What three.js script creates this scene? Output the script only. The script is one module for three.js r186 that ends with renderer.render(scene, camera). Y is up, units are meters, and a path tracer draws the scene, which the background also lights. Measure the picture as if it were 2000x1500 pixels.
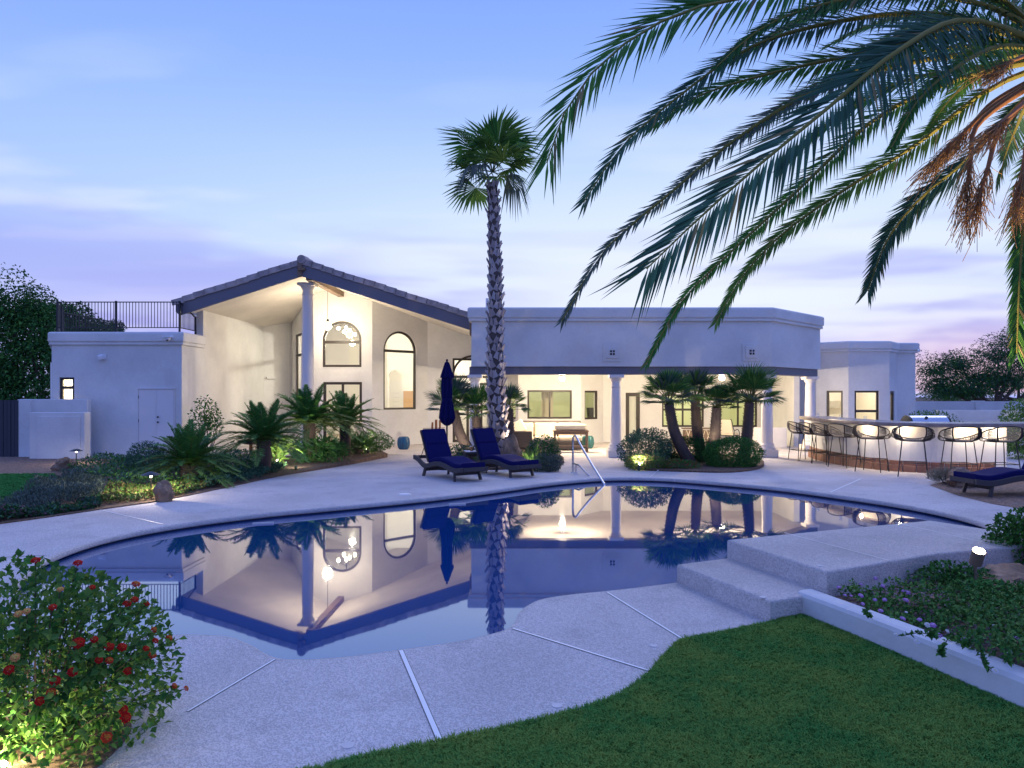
import * as THREE from 'three';
import { mergeGeometries } from 'three/addons/utils/BufferGeometryUtils.js';
import { RoundedBoxGeometry } from 'three/addons/geometries/RoundedBoxGeometry.js';
import { RectAreaLightUniformsLib } from 'three/addons/lights/RectAreaLightUniformsLib.js';

// ---------------------------------------------------------------- camera, sky, sun, exposure
const scene = new THREE.Scene();
const F = 1400, CX = 1010, CY = 772, EYE = 1.85;          // lens in pixels of the 2000 x 1500 photograph, height of the eye in metres
const camera = new THREE.PerspectiveCamera(2 * Math.atan(750 / F) * 180 / Math.PI, 2000 / 1500, 0.1, 1500);
camera.position.set(0, EYE, 0);
camera.lookAt(0, EYE, -10);
camera.setViewOffset(2000, 1500, 1000 - CX, 750 - CY, 2000, 1500);   // a shifted lens keeps the uprights upright
const renderer = new THREE.WebGLRenderer({ antialias: true });
renderer.toneMapping = THREE.LinearToneMapping;
renderer.toneMappingExposure = 1.1;
renderer.shadowMap.enabled = true;
RectAreaLightUniformsLib.init();

function makeRandom(seed) { let s = seed | 0; return () => { s = (s + 0x6d2b79f5) | 0; let t = Math.imul(s ^ (s >>> 15), 1 | s); t = (t + Math.imul(t ^ (t >>> 7), 61 | t)) ^ t; return ((t ^ (t >>> 14)) >>> 0) / 4294967296; }; }
const clamp = (x, a = 0, b = 1) => Math.min(b, Math.max(a, x)), lerp = (a, b, t) => a + (b - a) * t;
const smooth = (a, b, x) => { const t = clamp((x - a) / (b - a)); return t * t * (3 - 2 * t); };
const toLinear = (c) => { c /= 255; return c <= 0.04045 ? c / 12.92 : ((c + 0.055) / 1.055) ** 2.4; };

// value noise on a lattice that repeats every n cells
function makeNoise(seed, n = 64) {
  const r = makeRandom(seed), v = new Float32Array(n * n);
  for (let i = 0; i < v.length; i++) v[i] = r();
  return (x, y) => {
    const ix = Math.floor(x), iy = Math.floor(y), fx = x - ix, fy = y - iy, sx = fx * fx * (3 - 2 * fx), sy = fy * fy * (3 - 2 * fy);
    const g = (a, b) => v[((b % n + n) % n) * n + ((a % n + n) % n)];
    return lerp(lerp(g(ix, iy), g(ix + 1, iy), sx), lerp(g(ix, iy + 1), g(ix + 1, iy + 1), sx), sy);
  };
}
const nz = makeNoise(7, 64);
const fbm = (x, y, o = 4) => { let s = 0, a = 0.5, k = 1, t = 0; for (let i = 0; i < o; i++) { s += a * nz(x * k + i * 17.3, y * k + i * 9.1); t += a; a *= 0.5; k *= 2; } return s / t; };

// dusk sky: deep blue overhead, pale towards the afterglow ahead and to the right, long violet cloud bands low down
function makeSky() {
  const W = 2048, Hh = 1024, data = new Float32Array(W * Hh * 4);
  const keys = [[0, 194, 194, 240], [4, 200, 211, 250], [8, 197, 217, 255], [13, 183, 210, 255], [18, 166, 198, 255], [24, 144, 179, 252], [31, 127, 163, 250], [50, 123, 156, 250], [90, 122, 153, 250]];
  for (let row = 0; row < Hh; row++) {
    const up = ((row + 0.5) / Hh - 0.5) * Math.PI, e = Math.max(0, up * 180 / Math.PI);
    let k = 0; while (k < keys.length - 2 && keys[k + 1][0] < e) k++;
    const t = clamp((e - keys[k][0]) / (keys[k + 1][0] - keys[k][0]));
    for (let col = 0; col < W; col++) {
      const ang = ((col + 0.5) / W - 0.5) * 2 * Math.PI, x = Math.cos(ang), z = Math.sin(ang);
      const az = Math.atan2(x, -z) * 180 / Math.PI;                          // 0 ahead, positive to the right
      let c = [1, 2, 3].map((i) => lerp(keys[k][i], keys[k + 1][i], t));
      const mix = (m, a) => { for (let i = 0; i < 3; i++) c[i] = lerp(c[i], m[i], a); };
      const glow = Math.exp(-(((az - 14) / 34) ** 2)) * Math.exp(-(((e - 8) / 10) ** 2));
      mix([238, 243, 255], 0.8 * glow);
      const back = smooth(18, 105, Math.abs(az - 8));
      mix([112, 140, 251], 0.75 * back * Math.exp(-e / 60));
      if (e > 0.2) {
        // a plane of thin cloud seen edge-on near the horizon
        const s = 1 / Math.max(0.06, Math.sin(up)), px = x * s, pz = z * s;
        const n1 = fbm(px * 0.9 + 3, pz * 2.2 + 11, 5), n2 = fbm(px * 0.35 + 9, pz * 1.1 + 2, 4), n3 = fbm(az * 0.07 + 40, e * 0.55 + 5, 5);
        const low = smooth(15, 7, e), side = smooth(2, 24, Math.abs(az - 9));
        mix([150, 156, 230], 0.6 * low * (0.06 + 0.94 * side) * smooth(0.46, 0.66, n3));
        mix([226, 233, 255], 0.45 * smooth(0.5, 0.72, n1) * smooth(30, 12, e));
        mix([168, 178, 244], 0.22 * smooth(0.5, 0.68, n2) * smooth(26, 8, e));
        const pink = Math.exp(-(((e - 1.2) / 3.2) ** 2)) * Math.exp(-(((az - 36) / 13) ** 2));
        mix([250, 184, 200], 0.6 * pink);
        const rose = Math.exp(-(((e - 6) / 3) ** 2)) * Math.exp(-(((az + 22) / 16) ** 2));
        mix([178, 168, 236], 0.5 * rose);
        const bank = Math.exp(-(((e - 9.5) / 3) ** 2)) * smooth(-8, -20, az) * smooth(-75, -40, az) * smooth(0.36, 0.6, fbm(az * 0.06 + 7, e * 0.22 + 3, 4));
        mix([146, 154, 232], 0.5 * bank);
      }
      const i = (row * W + col) * 4;
      for (let j = 0; j < 3; j++) data[i + j] = toLinear(c[j]);
      data[i + 3] = 1;
    }
  }
  const tex = new THREE.DataTexture(data, W, Hh, THREE.RGBAFormat, THREE.FloatType);
  tex.mapping = THREE.EquirectangularReflectionMapping; tex.magFilter = THREE.LinearFilter; tex.needsUpdate = true;
  return tex;
}
scene.background = makeSky();
scene.environment = scene.background;
// the afterglow: the sun is down, a very soft weak light from the bright part of the sky
const sun = new THREE.DirectionalLight(new THREE.Color(0.90, 0.91, 1.0), 0.6);
sun.position.set(10, 24, -30); sun.target.position.set(0, 0, -12);
sun.castShadow = true; sun.shadow.radius = 60; sun.shadow.mapSize.set(2048, 2048);
Object.assign(sun.shadow.camera, { left: -26, right: 26, top: 26, bottom: -26, near: 1, far: 90 });
sun.name = 'afterglow'; scene.add(sun, sun.target);

// ---------------------------------------------------------------- measuring
const V = (x, y, z) => new THREE.Vector3(x, y, z);
const at = (px, py, d) => V((px - CX) / F * d, EYE - (py - CY) / F * d, -d);                     // a point d metres in front of the eye
const onY = (px, py, y = 0) => at(px, py, F * (EYE - y) / (py - CY));
const deckY = (d) => -0.1 * clamp((d - 16.5) / 4);                                                 // the paving falls 10 cm towards the house
const gnd = (px, py) => { let y = 0, p; for (let i = 0; i < 8; i++) { p = onY(px, py, y); y = deckY(-p.z); } return p; };

// ---------------------------------------------------------------- naming and building
const taken = new Map();
function numbered(name) { const n = taken.get(name) ?? 0; taken.set(name, n + 1); return n ? name + '_' + String(n).padStart(3, '0') : name; }
function tag(o, label, category, group, kind) { Object.assign(o.userData, { label, category }); if (group) o.userData.group = group; if (kind) o.userData.kind = kind; return o; }
function thing(name, label, category, p = [0, 0, 0], turn = 0, group) {
  const o = new THREE.Group(); o.name = numbered(name); o.position.set(...(p.isVector3 ? p.toArray() : p)); o.rotation.y = turn; scene.add(o);
  return tag(o, label, category, group);
}
function sub(name, parent) { const o = new THREE.Group(); o.name = name; parent.add(o); return o; }
function flat(g) { g = g.index ? g.toNonIndexed() : g; return g; }
// uv in metres by the way a face points
function metreUV(g) {
  const p = g.attributes.position, n = g.attributes.normal, uv = new Float32Array(p.count * 2);
  for (let i = 0; i < p.count; i++) {
    const ax = Math.abs(n.getX(i)), ay = Math.abs(n.getY(i)), az = Math.abs(n.getZ(i)), x = p.getX(i), y = p.getY(i), z = p.getZ(i);
    if (ay > ax && ay > az) { uv[i * 2] = x; uv[i * 2 + 1] = -z; } else if (ax > az) { uv[i * 2] = z; uv[i * 2 + 1] = y; } else { uv[i * 2] = x; uv[i * 2 + 1] = y; }
  }
  g.setAttribute('uv', new THREE.BufferAttribute(uv, 2)); return g;
}
function join(list, keepUV) {
  list = list.flat(3).filter(Boolean).map((g) => { g = flat(g); if (!g.attributes.normal) g.computeVertexNormals(); for (const k of Object.keys(g.attributes)) if (!['position', 'normal', 'color', ...(keepUV ? ['uv'] : [])].includes(k)) g.deleteAttribute(k); return g; });
  const col = list.some((g) => g.attributes.color);
  if (col) for (const g of list) if (!g.attributes.color) g.setAttribute('color', new THREE.BufferAttribute(new Float32Array(g.attributes.position.count * 3).fill(1), 3));
  const m = list.length === 1 ? list[0] : mergeGeometries(list);
  return keepUV ? m : metreUV(m);
}
function obj(name, list, material, parent = scene, keepUV) {
  const g = list.isBufferGeometry && list.userData.ready ? list : join([list], keepUV);
  const m = new THREE.Mesh(g, material); m.name = parent === scene ? numbered(name) : name; m.castShadow = m.receiveShadow = true; parent.add(m); return m;
}
const ready = (list, keepUV) => { const g = join([list], keepUV); g.userData.ready = true; return g; };      // a geometry that many meshes share
function objW(name, list, material, parent) {                                                       // geometry given in world metres under a thing that is only moved
  let root = parent; while (root.parent && root.parent !== scene) root = root.parent;
  const g = join([list]); g.translate(-root.position.x, -root.position.y, -root.position.z);
  return obj(name, Object.assign(g, { userData: { ready: true } }), material, parent);
}
const structure = (o, label, category) => tag(o, label, category, null, 'structure');

const box = (w, h, d, x = 0, y = 0, z = 0, ry = 0, r = 0) => { const g = r ? new RoundedBoxGeometry(w, h, d, 2, r) : new THREE.BoxGeometry(w, h, d); if (ry) g.rotateY(ry); return g.translate(x, y, z); };
const cyl = (r0, r1, h, x = 0, y = 0, z = 0, n = 20) => new THREE.CylinderGeometry(r1, r0, h, n).translate(x, y + h / 2, z);   // r0 at the foot
const ball = (r, x = 0, y = 0, z = 0, n = 16) => new THREE.SphereGeometry(r, n, Math.ceil(n * 0.7)).translate(x, y, z);
const lathe = (pts, n = 28) => new THREE.LatheGeometry(pts.map(([r, y]) => new THREE.Vector2(r, y)), n);
function tube(pts, r, n = 8, seg, closed = false) {
  const c = new THREE.CatmullRomCurve3(pts.map((p) => (p.isVector3 ? p : V(...p))), closed, 'centripetal');
  return new THREE.TubeGeometry(c, seg ?? Math.max(4, pts.length * 4), r, n, closed);
}
function rod(a, b, r, n = 6, r2 = r) {                                                              // a straight bar with closed ends
  a = a.isVector3 ? a : V(...a); b = b.isVector3 ? b : V(...b);
  const d = b.clone().sub(a), l = d.length(), g = new THREE.CylinderGeometry(r2, r, l, n);
  g.applyQuaternion(new THREE.Quaternion().setFromUnitVectors(V(0, 1, 0), d.normalize()));
  return g.translate((a.x + b.x) / 2, (a.y + b.y) / 2, (a.z + b.z) / 2);
}
function bar(a, b, w, h) {                                                                          // a straight bar of rectangular section, h across the vertical
  const d = b.clone().sub(a), l = d.length(), g = new THREE.BoxGeometry(w, h, l);
  const m = new THREE.Matrix4().lookAt(V(0, 0, 0), d, Math.abs(d.y) > 0.99 * l ? V(0, 0, 1) : V(0, 1, 0)); g.applyMatrix4(m);
  return g.translate((a.x + b.x) / 2, (a.y + b.y) / 2, (a.z + b.z) / 2);
}
// a tube whose radius changes along it
function taper(pts, radii, n = 10, seg = 12) {
  const c = new THREE.CatmullRomCurve3(pts.map((p) => (p.isVector3 ? p : V(...p)))), g = new THREE.TubeGeometry(c, seg, 1, n, false), p = g.attributes.position;
  const P = c.getSpacedPoints(seg);
  for (let i = 0; i <= seg; i++) {
    const f = i / seg * (radii.length - 1), k = Math.min(radii.length - 2, Math.floor(f)), r = lerp(radii[k], radii[k + 1], f - k);
    for (let j = 0; j <= n; j++) { const q = i * (n + 1) + j; p.setXYZ(q, P[i].x + (p.getX(q) - P[i].x) * r, P[i].y + (p.getY(q) - P[i].y) * r, P[i].z + (p.getZ(q) - P[i].z) * r); }
  }
  g.computeVertexNormals(); return g;
}
// a profile of [out, y] carried along a plan path of [x, z] with mitred corners; out is to the side of (-tz, tx)
function sweep(path, profile, closed = false) {
  const N = path.length, rings = [];
  for (let i = 0; i < N; i++) {
    const a = path[closed ? (i + N - 1) % N : Math.max(0, i - 1)], b = path[i], c = path[closed ? (i + 1) % N : Math.min(N - 1, i + 1)];
    const dir = (p, q) => { const x = q[0] - p[0], z = q[1] - p[1], l = Math.hypot(x, z) || 1; return [x / l, z / l]; };
    let t0 = dir(a, b), t1 = dir(b, c); if (a === b) t0 = t1; if (b === c) t1 = t0;
    const n0 = [-t0[1], t0[0]], n1 = [-t1[1], t1[0]], m = [n0[0] + n1[0], n0[1] + n1[1]], k = Math.max(0.35, (m[0] * m[0] + m[1] * m[1]) / 2);
    rings.push(profile.map(([o, y]) => [b[0] + m[0] / k * o, y, b[1] + m[1] / k * o]));
  }
  const pos = [], M = profile.length;
  for (let i = 0; i < (closed ? N : N - 1); i++) for (let j = 0; j < M - 1; j++) {
    const A = rings[i][j], B = rings[(i + 1) % N][j], C = rings[(i + 1) % N][j + 1], D = rings[i][j + 1];
    pos.push(...A, ...D, ...B, ...B, ...D, ...C);
  }
  const g = new THREE.BufferGeometry(); g.setAttribute('position', new THREE.Float32BufferAttribute(pos, 3)); g.computeVertexNormals(); return g;
}
// a level sheet from plan points [x, z], with holes
function sheet(pts, y, holes = []) {
  const s = new THREE.Shape(pts.map(([x, z]) => new THREE.Vector2(x, -z)));
  for (const h of holes) s.holes.push(new THREE.Path(h.map(([x, z]) => new THREE.Vector2(x, -z))));
  return new THREE.ShapeGeometry(s).rotateX(-Math.PI / 2).translate(0, y, 0);
}
function slab(pts, y0, y1, bevel = 0) {
  const s = new THREE.Shape(pts.map(([x, z]) => new THREE.Vector2(x, -z)));
  const g = new THREE.ExtrudeGeometry(s, { depth: y1 - y0 - 2 * bevel, bevelEnabled: bevel > 0, bevelSize: bevel, bevelThickness: bevel, bevelOffset: -bevel, bevelSegments: 3, curveSegments: 8 });
  return g.rotateX(-Math.PI / 2).translate(0, y0 + bevel, 0);
}
function curve2(pts, n, closed = true) { return new THREE.CatmullRomCurve3(pts.map(([x, z]) => V(x, 0, z)), closed, 'centripetal').getPoints(n).slice(0, closed ? n : n + 1).map((p) => [p.x, p.z]); }

// ---------------------------------------------------------------- materials
function texture(size, metres, fn, srgb) {
  const d = new Uint8Array(size * size * 4);
  for (let y = 0; y < size; y++) for (let x = 0; x < size; x++) { const c = fn(x / size, y / size), i = (y * size + x) * 4; for (let j = 0; j < 3; j++) d[i + j] = clamp(Array.isArray(c) ? c[j] : c) * 255; d[i + 3] = 255; }
  const t = new THREE.DataTexture(d, size, size); t.wrapS = t.wrapT = THREE.RepeatWrapping; t.magFilter = THREE.LinearFilter; t.minFilter = THREE.LinearMipmapLinearFilter;
  t.repeat.set(1 / metres, 1 / metres); if (srgb) t.colorSpace = THREE.SRGBColorSpace; t.needsUpdate = true; return t;
}
const tile = (u, v, k, o = 4) => { let s = 0, a = 0.5, t = 0; for (let i = 0; i < o; i++) { const n = k * 2 ** i; s += a * tn(u * n, v * n, n, i); t += a; a *= 0.5; } return s / t; };
const lattice = (() => { const r = makeRandom(99), v = new Float32Array(4096); for (let i = 0; i < 4096; i++) v[i] = r(); return v; })();
function tn(x, y, n, s) { const ix = Math.floor(x), iy = Math.floor(y), fx = x - ix, fy = y - iy, a = fx * fx * (3 - 2 * fx), b = fy * fy * (3 - 2 * fy), g = (p, q) => lattice[(Math.imul((p % n + n) % n + s * 57, 73856093) ^ Math.imul((q % n + n) % n + s * 131, 19349663)) >>> 7 & 4095]; return lerp(lerp(g(ix, iy), g(ix + 1, iy), a), lerp(g(ix, iy + 1), g(ix + 1, iy + 1), a), b); }

const stuccoBump = texture(512, 1.6, (u, v) => 0.6 * tile(u, v, 40, 3) + 0.4 * tile(u, v, 6, 3));
const stuccoTone = texture(512, 5, (u, v) => { const k = 0.94 + 0.15 * (tile(u, v, 5, 5) - 0.5) + 0.03 * (tile(u, v, 90, 2) - 0.5); return [k, k * 0.998, k * 0.99]; }, true);
// troweled lace coat on the paving: flat islands with dusty pits between them
const laceMap = new Float32Array(2048 * 2048); for (let y = 0, i = 0; y < 2048; y++) for (let x = 0; x < 2048; x++, i++) laceMap[i] = smooth(0.34, 0.60, 0.8 * tile(x / 2048, y / 2048, 620, 2) + 0.2 * tile(x / 2048, y / 2048, 210, 2));
const lace = (u, v) => laceMap[Math.round(v * 2048) * 2048 + Math.round(u * 2048)];
const deckBump = texture(2048, 4, (u, v) => lace(u, v));
const deckTone = texture(2048, 4, (u, v) => { const k = lerp(0.82, 0.96, lace(u, v)) * (0.97 + 0.16 * (tile(u, v, 4, 5) - 0.5)) * (1 - 0.05 * smooth(0.60, 0.78, tile(u, v, 9, 4))); return [k, k * 0.985, k * 0.97]; }, true);
const barkBump = texture(256, 0.5, (u, v) => tile(u, v, 12, 4));
const grit = texture(512, 1.2, (u, v) => { const a = tile(u, v, 50, 2), b = tile(u, v, 9, 4); const k = 0.45 + 0.5 * a; return [k * (0.95 + 0.1 * b), k * 0.92, k * (0.92 - 0.12 * b)]; }, true);
const gritBump = texture(512, 1.2, (u, v) => tile(u, v, 50, 2));
const weaveBump = texture(128, 0.06, (u, v) => 0.5 + 0.5 * Math.sin(u * Math.PI * 8) * (Math.floor(v * 4) % 2 ? 1 : -1) * Math.sin(v * Math.PI * 8));
const weaveTone = texture(128, 0.06, (u, v) => { const k = 0.75 + 0.22 * Math.sin(u * Math.PI * 8) * (Math.floor(v * 4) % 2 ? 1 : -1) * Math.sin(v * Math.PI * 8); return [k, k, k]; }, true);
const fabricBump = texture(128, 0.05, (u, v) => 0.5 + 0.25 * Math.sin(u * Math.PI * 40) + 0.25 * Math.sin(v * Math.PI * 40));
const rockTone = texture(256, 0.7, (u, v) => { const k = 0.6 + 0.6 * (tile(u, v, 6, 5) - 0.3); return [k, k * 0.93, k * 0.84]; }, true);
const rockBump = texture(256, 0.7, (u, v) => tile(u, v, 9, 5));
const blotch = texture(256, 1.4, (u, v) => { const k = 0.82 + 0.35 * (tile(u, v, 8, 5) - 0.4); return [k, k, k]; }, true);

const std = (r, g, b, roughness = 0.8, more = {}) => new THREE[more.specularIntensity === undefined ? 'MeshStandardMaterial' : 'MeshPhysicalMaterial']({ color: new THREE.Color().setRGB(r, g, b), roughness, ...more });
const phys = (r, g, b, roughness, more = {}) => new THREE.MeshPhysicalMaterial({ color: new THREE.Color().setRGB(r, g, b), roughness, ...more });
const M = {
  stucco: std(0.78, 0.775, 0.765, 0.92, { map: stuccoTone, bumpMap: stuccoBump, bumpScale: 0.004 }),
  ceiling: std(0.80, 0.75, 0.68, 0.95, { map: stuccoTone, bumpMap: stuccoBump, bumpScale: 0.003 }),
  column: std(0.78, 0.73, 0.68, 0.8, { bumpMap: stuccoBump, bumpScale: 0.0015 }),
  innerWall: std(0.82, 0.80, 0.75, 0.9), innerFloor: std(0.42, 0.34, 0.26, 0.5), innerGreen: std(0.62, 0.66, 0.44, 0.9), doorWood: std(0.55, 0.34, 0.17, 0.5, { bumpMap: barkBump, bumpScale: 0.001 }),
  deck: std(0.78, 0.745, 0.735, 0.9, { specularIntensity: 0.4, map: deckTone, bumpMap: deckBump, bumpScale: 0.003 }),
  coping: std(0.76, 0.72, 0.70, 0.85, { specularIntensity: 0.4, map: deckTone, bumpMap: deckBump, bumpScale: 0.003 }),
  strip: std(0.85, 0.84, 0.82, 0.5), cap: std(0.62, 0.58, 0.57, 0.6),
  poolTile: std(0.025, 0.035, 0.09, 0.25), basin: std(0.04, 0.11, 0.36, 0.7, { bumpMap: gritBump, bumpScale: 0.002 }),
  water: phys(0.005, 0.10, 0.38, 0.025, { specularIntensity: 1.0, transmission: 0.35, thickness: 0, ior: 2.33, clearcoat: 1, clearcoatRoughness: 0.01 }),
  fascia: std(0.145, 0.14, 0.17, 0.55, { bumpMap: barkBump, bumpScale: 0.001 }), timber: std(0.20, 0.135, 0.095, 0.7, { bumpMap: barkBump, bumpScale: 0.002 }),
  rooftile: std(0.58, 0.49, 0.45, 0.85, { map: blotch, bumpMap: rockBump, bumpScale: 0.003 }), rooftile2: std(0.50, 0.42, 0.40, 0.85, { map: blotch, bumpMap: rockBump, bumpScale: 0.003 }),
  frame: std(0.035, 0.026, 0.02, 0.45), pane: phys(0.98, 1, 0.98, 0.01, { transmission: 1, thickness: 0, ior: 1.5 }), iron: std(0.03, 0.03, 0.035, 0.5, { metalness: 0.3 }),
  frost: phys(0.85, 0.86, 0.8, 0.9, { transmission: 0.45, thickness: 0 }),
  whitePaint: std(0.72, 0.69, 0.68, 0.6), gate: std(0.03, 0.035, 0.05, 0.6), steel: std(0.62, 0.62, 0.64, 0.22, { metalness: 1 }), darkSteel: std(0.05, 0.05, 0.055, 0.35, { metalness: 0.6 }),
  wicker: std(0.11, 0.09, 0.095, 0.7, { map: weaveTone, bumpMap: weaveBump, bumpScale: 0.003 }), rope: std(0.035, 0.027, 0.022, 0.7), blackMetal: std(0.022, 0.02, 0.02, 0.5),
  blue: std(0.006, 0.007, 0.075, 0.9, { specularIntensity: 0.3, bumpMap: fabricBump, bumpScale: 0.0006 }), canvas: std(0.005, 0.006, 0.065, 0.9, { specularIntensity: 0.3, bumpMap: fabricBump, bumpScale: 0.0006 }), cream: std(0.72, 0.64, 0.50, 0.9, { bumpMap: fabricBump, bumpScale: 0.0006 }),
  sling: phys(0.86, 0.78, 0.66, 0.3, { transmission: 0.93, ior: 1.1, thickness: 0, side: THREE.DoubleSide }),
  granite: std(0.42, 0.34, 0.31, 0.25, { map: blotch }), clayTile: std(0.36, 0.17, 0.11, 0.6, { map: blotch, bumpMap: gritBump, bumpScale: 0.001 }),
  glazeBlue: std(0.02, 0.10, 0.22, 0.18), glazeTeal: std(0.04, 0.16, 0.16, 0.2), rust: std(0.17, 0.07, 0.035, 0.9, { bumpMap: rockBump, bumpScale: 0.002 }),
  soil: std(0.30, 0.23, 0.18, 1, { map: grit, bumpMap: gritBump, bumpScale: 0.012 }), gravel: std(0.46, 0.36, 0.29, 1, { map: grit, bumpMap: gritBump, bumpScale: 0.015 }), desert: std(0.26, 0.2, 0.15, 1, { map: grit, bumpMap: gritBump, bumpScale: 0.01 }),
  turf: std(0.05, 0.12, 0.03, 1, { specularIntensity: 0.1 }), rock: std(0.55, 0.42, 0.33, 0.9, { map: rockTone, bumpMap: rockBump, bumpScale: 0.02 }),
  leaf: phys(1, 1, 1, 0.6, { specularIntensity: 0.3, vertexColors: true, side: THREE.DoubleSide }), leafThin: phys(1, 1, 1, 0.8, { specularIntensity: 0.25, vertexColors: true, side: THREE.DoubleSide, transmission: 0.3, thickness: 0 }), petal: std(1, 1, 1, 0.9, { specularIntensity: 0.15, vertexColors: true, side: THREE.DoubleSide }),
  bark: std(0.11, 0.08, 0.065, 0.95, { bumpMap: barkBump, bumpScale: 0.01 }), palmBark: std(0.095, 0.07, 0.06, 0.95, { bumpMap: barkBump, bumpScale: 0.008 }), boot: std(0.42, 0.37, 0.36, 0.9, { bumpMap: barkBump, bumpScale: 0.004 }), boot2: std(0.32, 0.27, 0.26, 0.9, { bumpMap: barkBump, bumpScale: 0.004 }),
  rachis: std(0.28, 0.26, 0.06, 0.5), stalk: std(0.30, 0.13, 0.05, 0.7), strand: std(0.30, 0.17, 0.07, 0.9),
  globe: new THREE.MeshStandardMaterial({ color: 0xffffff, emissive: new THREE.Color(1, 0.86, 0.62), emissiveIntensity: 14, roughness: 0.3 }),
  bulb: new THREE.MeshStandardMaterial({ color: 0xffffff, emissive: new THREE.Color(1, 0.88, 0.66), emissiveIntensity: 40, roughness: 0.3 }),
  clear: phys(0.95, 0.97, 1, 0.03, { transmission: 1, thickness: 0 }), amber: phys(0.75, 0.40, 0.12, 0.1, { transmission: 0.5, thickness: 0 }), plasticWhite: std(0.8, 0.8, 0.82, 0.4),
};
const WARM = new THREE.Color(1, 0.83, 0.60);
function lamp(parent, p, intensity, radius = 2, color = WARM) { const l = new THREE.PointLight(color, intensity, 0, 2); l.position.copy(p.isVector3 ? p : V(...p)); l.castShadow = true; l.shadow.radius = radius; l.name = 'glow'; parent.add(l); return l; }
function spot(parent, p, to, intensity, angle = 0.6, radius = 2, color = WARM) {
  const l = new THREE.SpotLight(color, intensity, 0, angle, 0.6, 2); l.position.copy(p.isVector3 ? p : V(...p)); l.target.position.copy(to.isVector3 ? to : V(...to)); l.castShadow = true; l.shadow.radius = radius; l.name = 'beam'; parent.add(l, l.target); return l;
}
// ---------------------------------------------------------------- ground, paving, pool
const W2 = (list, y = 0) => list.map(([px, py]) => { const p = onY(px, py, y); return [p.x, p.z]; });
const lipControl = [
  ...W2([[20, 1165], [45, 1122], [100, 1085], [200, 1051], [325, 1026], [500, 1003], [650, 989], [800, 975], [900, 964], [1000, 951], [1060, 943], [1130, 936], [1200, 932], [1287, 933], [1401, 941], [1525, 952], [1620, 964], [1748, 982], [1858, 1003], [1929, 1023], [1956, 1040]]),
  [6.75, -9.1], [6.2, -8.75], [5.4, -8.7], [4.9, -8.56], [3.5, -7.98], [2.2, -7.43],
  ...W2([[1322, 1138], [1200, 1153], [1110, 1162], [1059, 1171], [1035, 1182], [1020, 1196], [1013, 1213], [996, 1228], [960, 1239], [900, 1253], [780, 1270], [690, 1282], [600, 1289], [537, 1286], [480, 1258], [440, 1244], [360, 1240], [300, 1241], [180, 1236], [90, 1214], [36, 1190]]),
];
const lip = curve2(lipControl, 260);
const WATER = -0.098;

const desert = obj('ground', sheet([[-400, 200], [400, 200], [400, -900], [-400, -900]], -0.13, [[[-9, 4], [9, 4], [9, -17], [-9, -17]]]), M.desert);
structure(desert, 'bare tan desert ground around the house and pool', 'ground');

const deckGroup = thing('pool_deck', 'textured pale concrete paving around the pool', 'paving'); deckGroup.userData.kind = 'structure';
{
  const front = sheet([[-17, 5], [17, 5], [17, -16.5], [-17, -16.5]], 0, [lip]);
  const slope = new THREE.PlaneGeometry(34, 4).rotateX(-Math.PI / 2); { const p = slope.attributes.position; for (let i = 0; i < 4; i++) p.setXYZ(i, p.getX(i), p.getZ(i) < 0 ? -0.1 : 0, p.getZ(i) - 18.5); slope.computeVertexNormals(); }
  const back = sheet([[-17, -20.5], [17, -20.5], [17, -31], [-17, -31]], -0.1);
  obj('paving', [front, slope, back], M.deck, deckGroup);
  obj('coping', sweep(lip, [[0, 0.001], [0.02, -0.004], [0.034, -0.018], [0.038, -0.04], [0.034, -0.062], [0.02, -0.075], [-0.03, -0.078]], true), M.coping, deckGroup);
}
// white joint strips let into the paving
function strip(a, b, w, y = 0) {
  const d = V(b.x - a.x, 0, b.z - a.z), l = d.length(), n = V(-d.z / l * w / 2, 0, d.x / l * w / 2);
  return sheet([[a.x + n.x, a.z + n.z], [b.x + n.x, b.z + n.z], [b.x - n.x, b.z - n.z], [a.x - n.x, a.z - n.z]], y + 0.004);
}
for (const [a, b, w] of [[[537, 1288], [366, 1390], 0.016], [[783, 1271], [860, 1449], 0.03], [[1002, 1228], [1273, 1312], 0.02], [[1186, 1157], [1336, 1250], 0.02], [[195, 996], [318, 1024], 0.022], [[1621, 962], [1682, 935], 0.03], [[1271, 931], [1290, 915], 0.02]])
  { obj('joint_gap', strip(onY(...a), onY(...b), w + 0.009, -0.0015), M.darkSteel, deckGroup); obj('joint_strip', strip(onY(...a), onY(...b), w), M.strip, deckGroup); }
obj('saw_joint', strip(onY(-40, 1091), onY(92, 1085), 0.014), M.darkSteel, deckGroup);
for (const [px, py, r] of [[680, 1457, 0.036], [1088, 1379, 0.034], [1277, 1262, 0.03], [560, 1330, 0.012]]) { const p = onY(px, py); obj('deck_cap', cyl(r, r * 0.94, 0.006, p.x, 0, p.z, 24), M.cap, deckGroup); }

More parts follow.
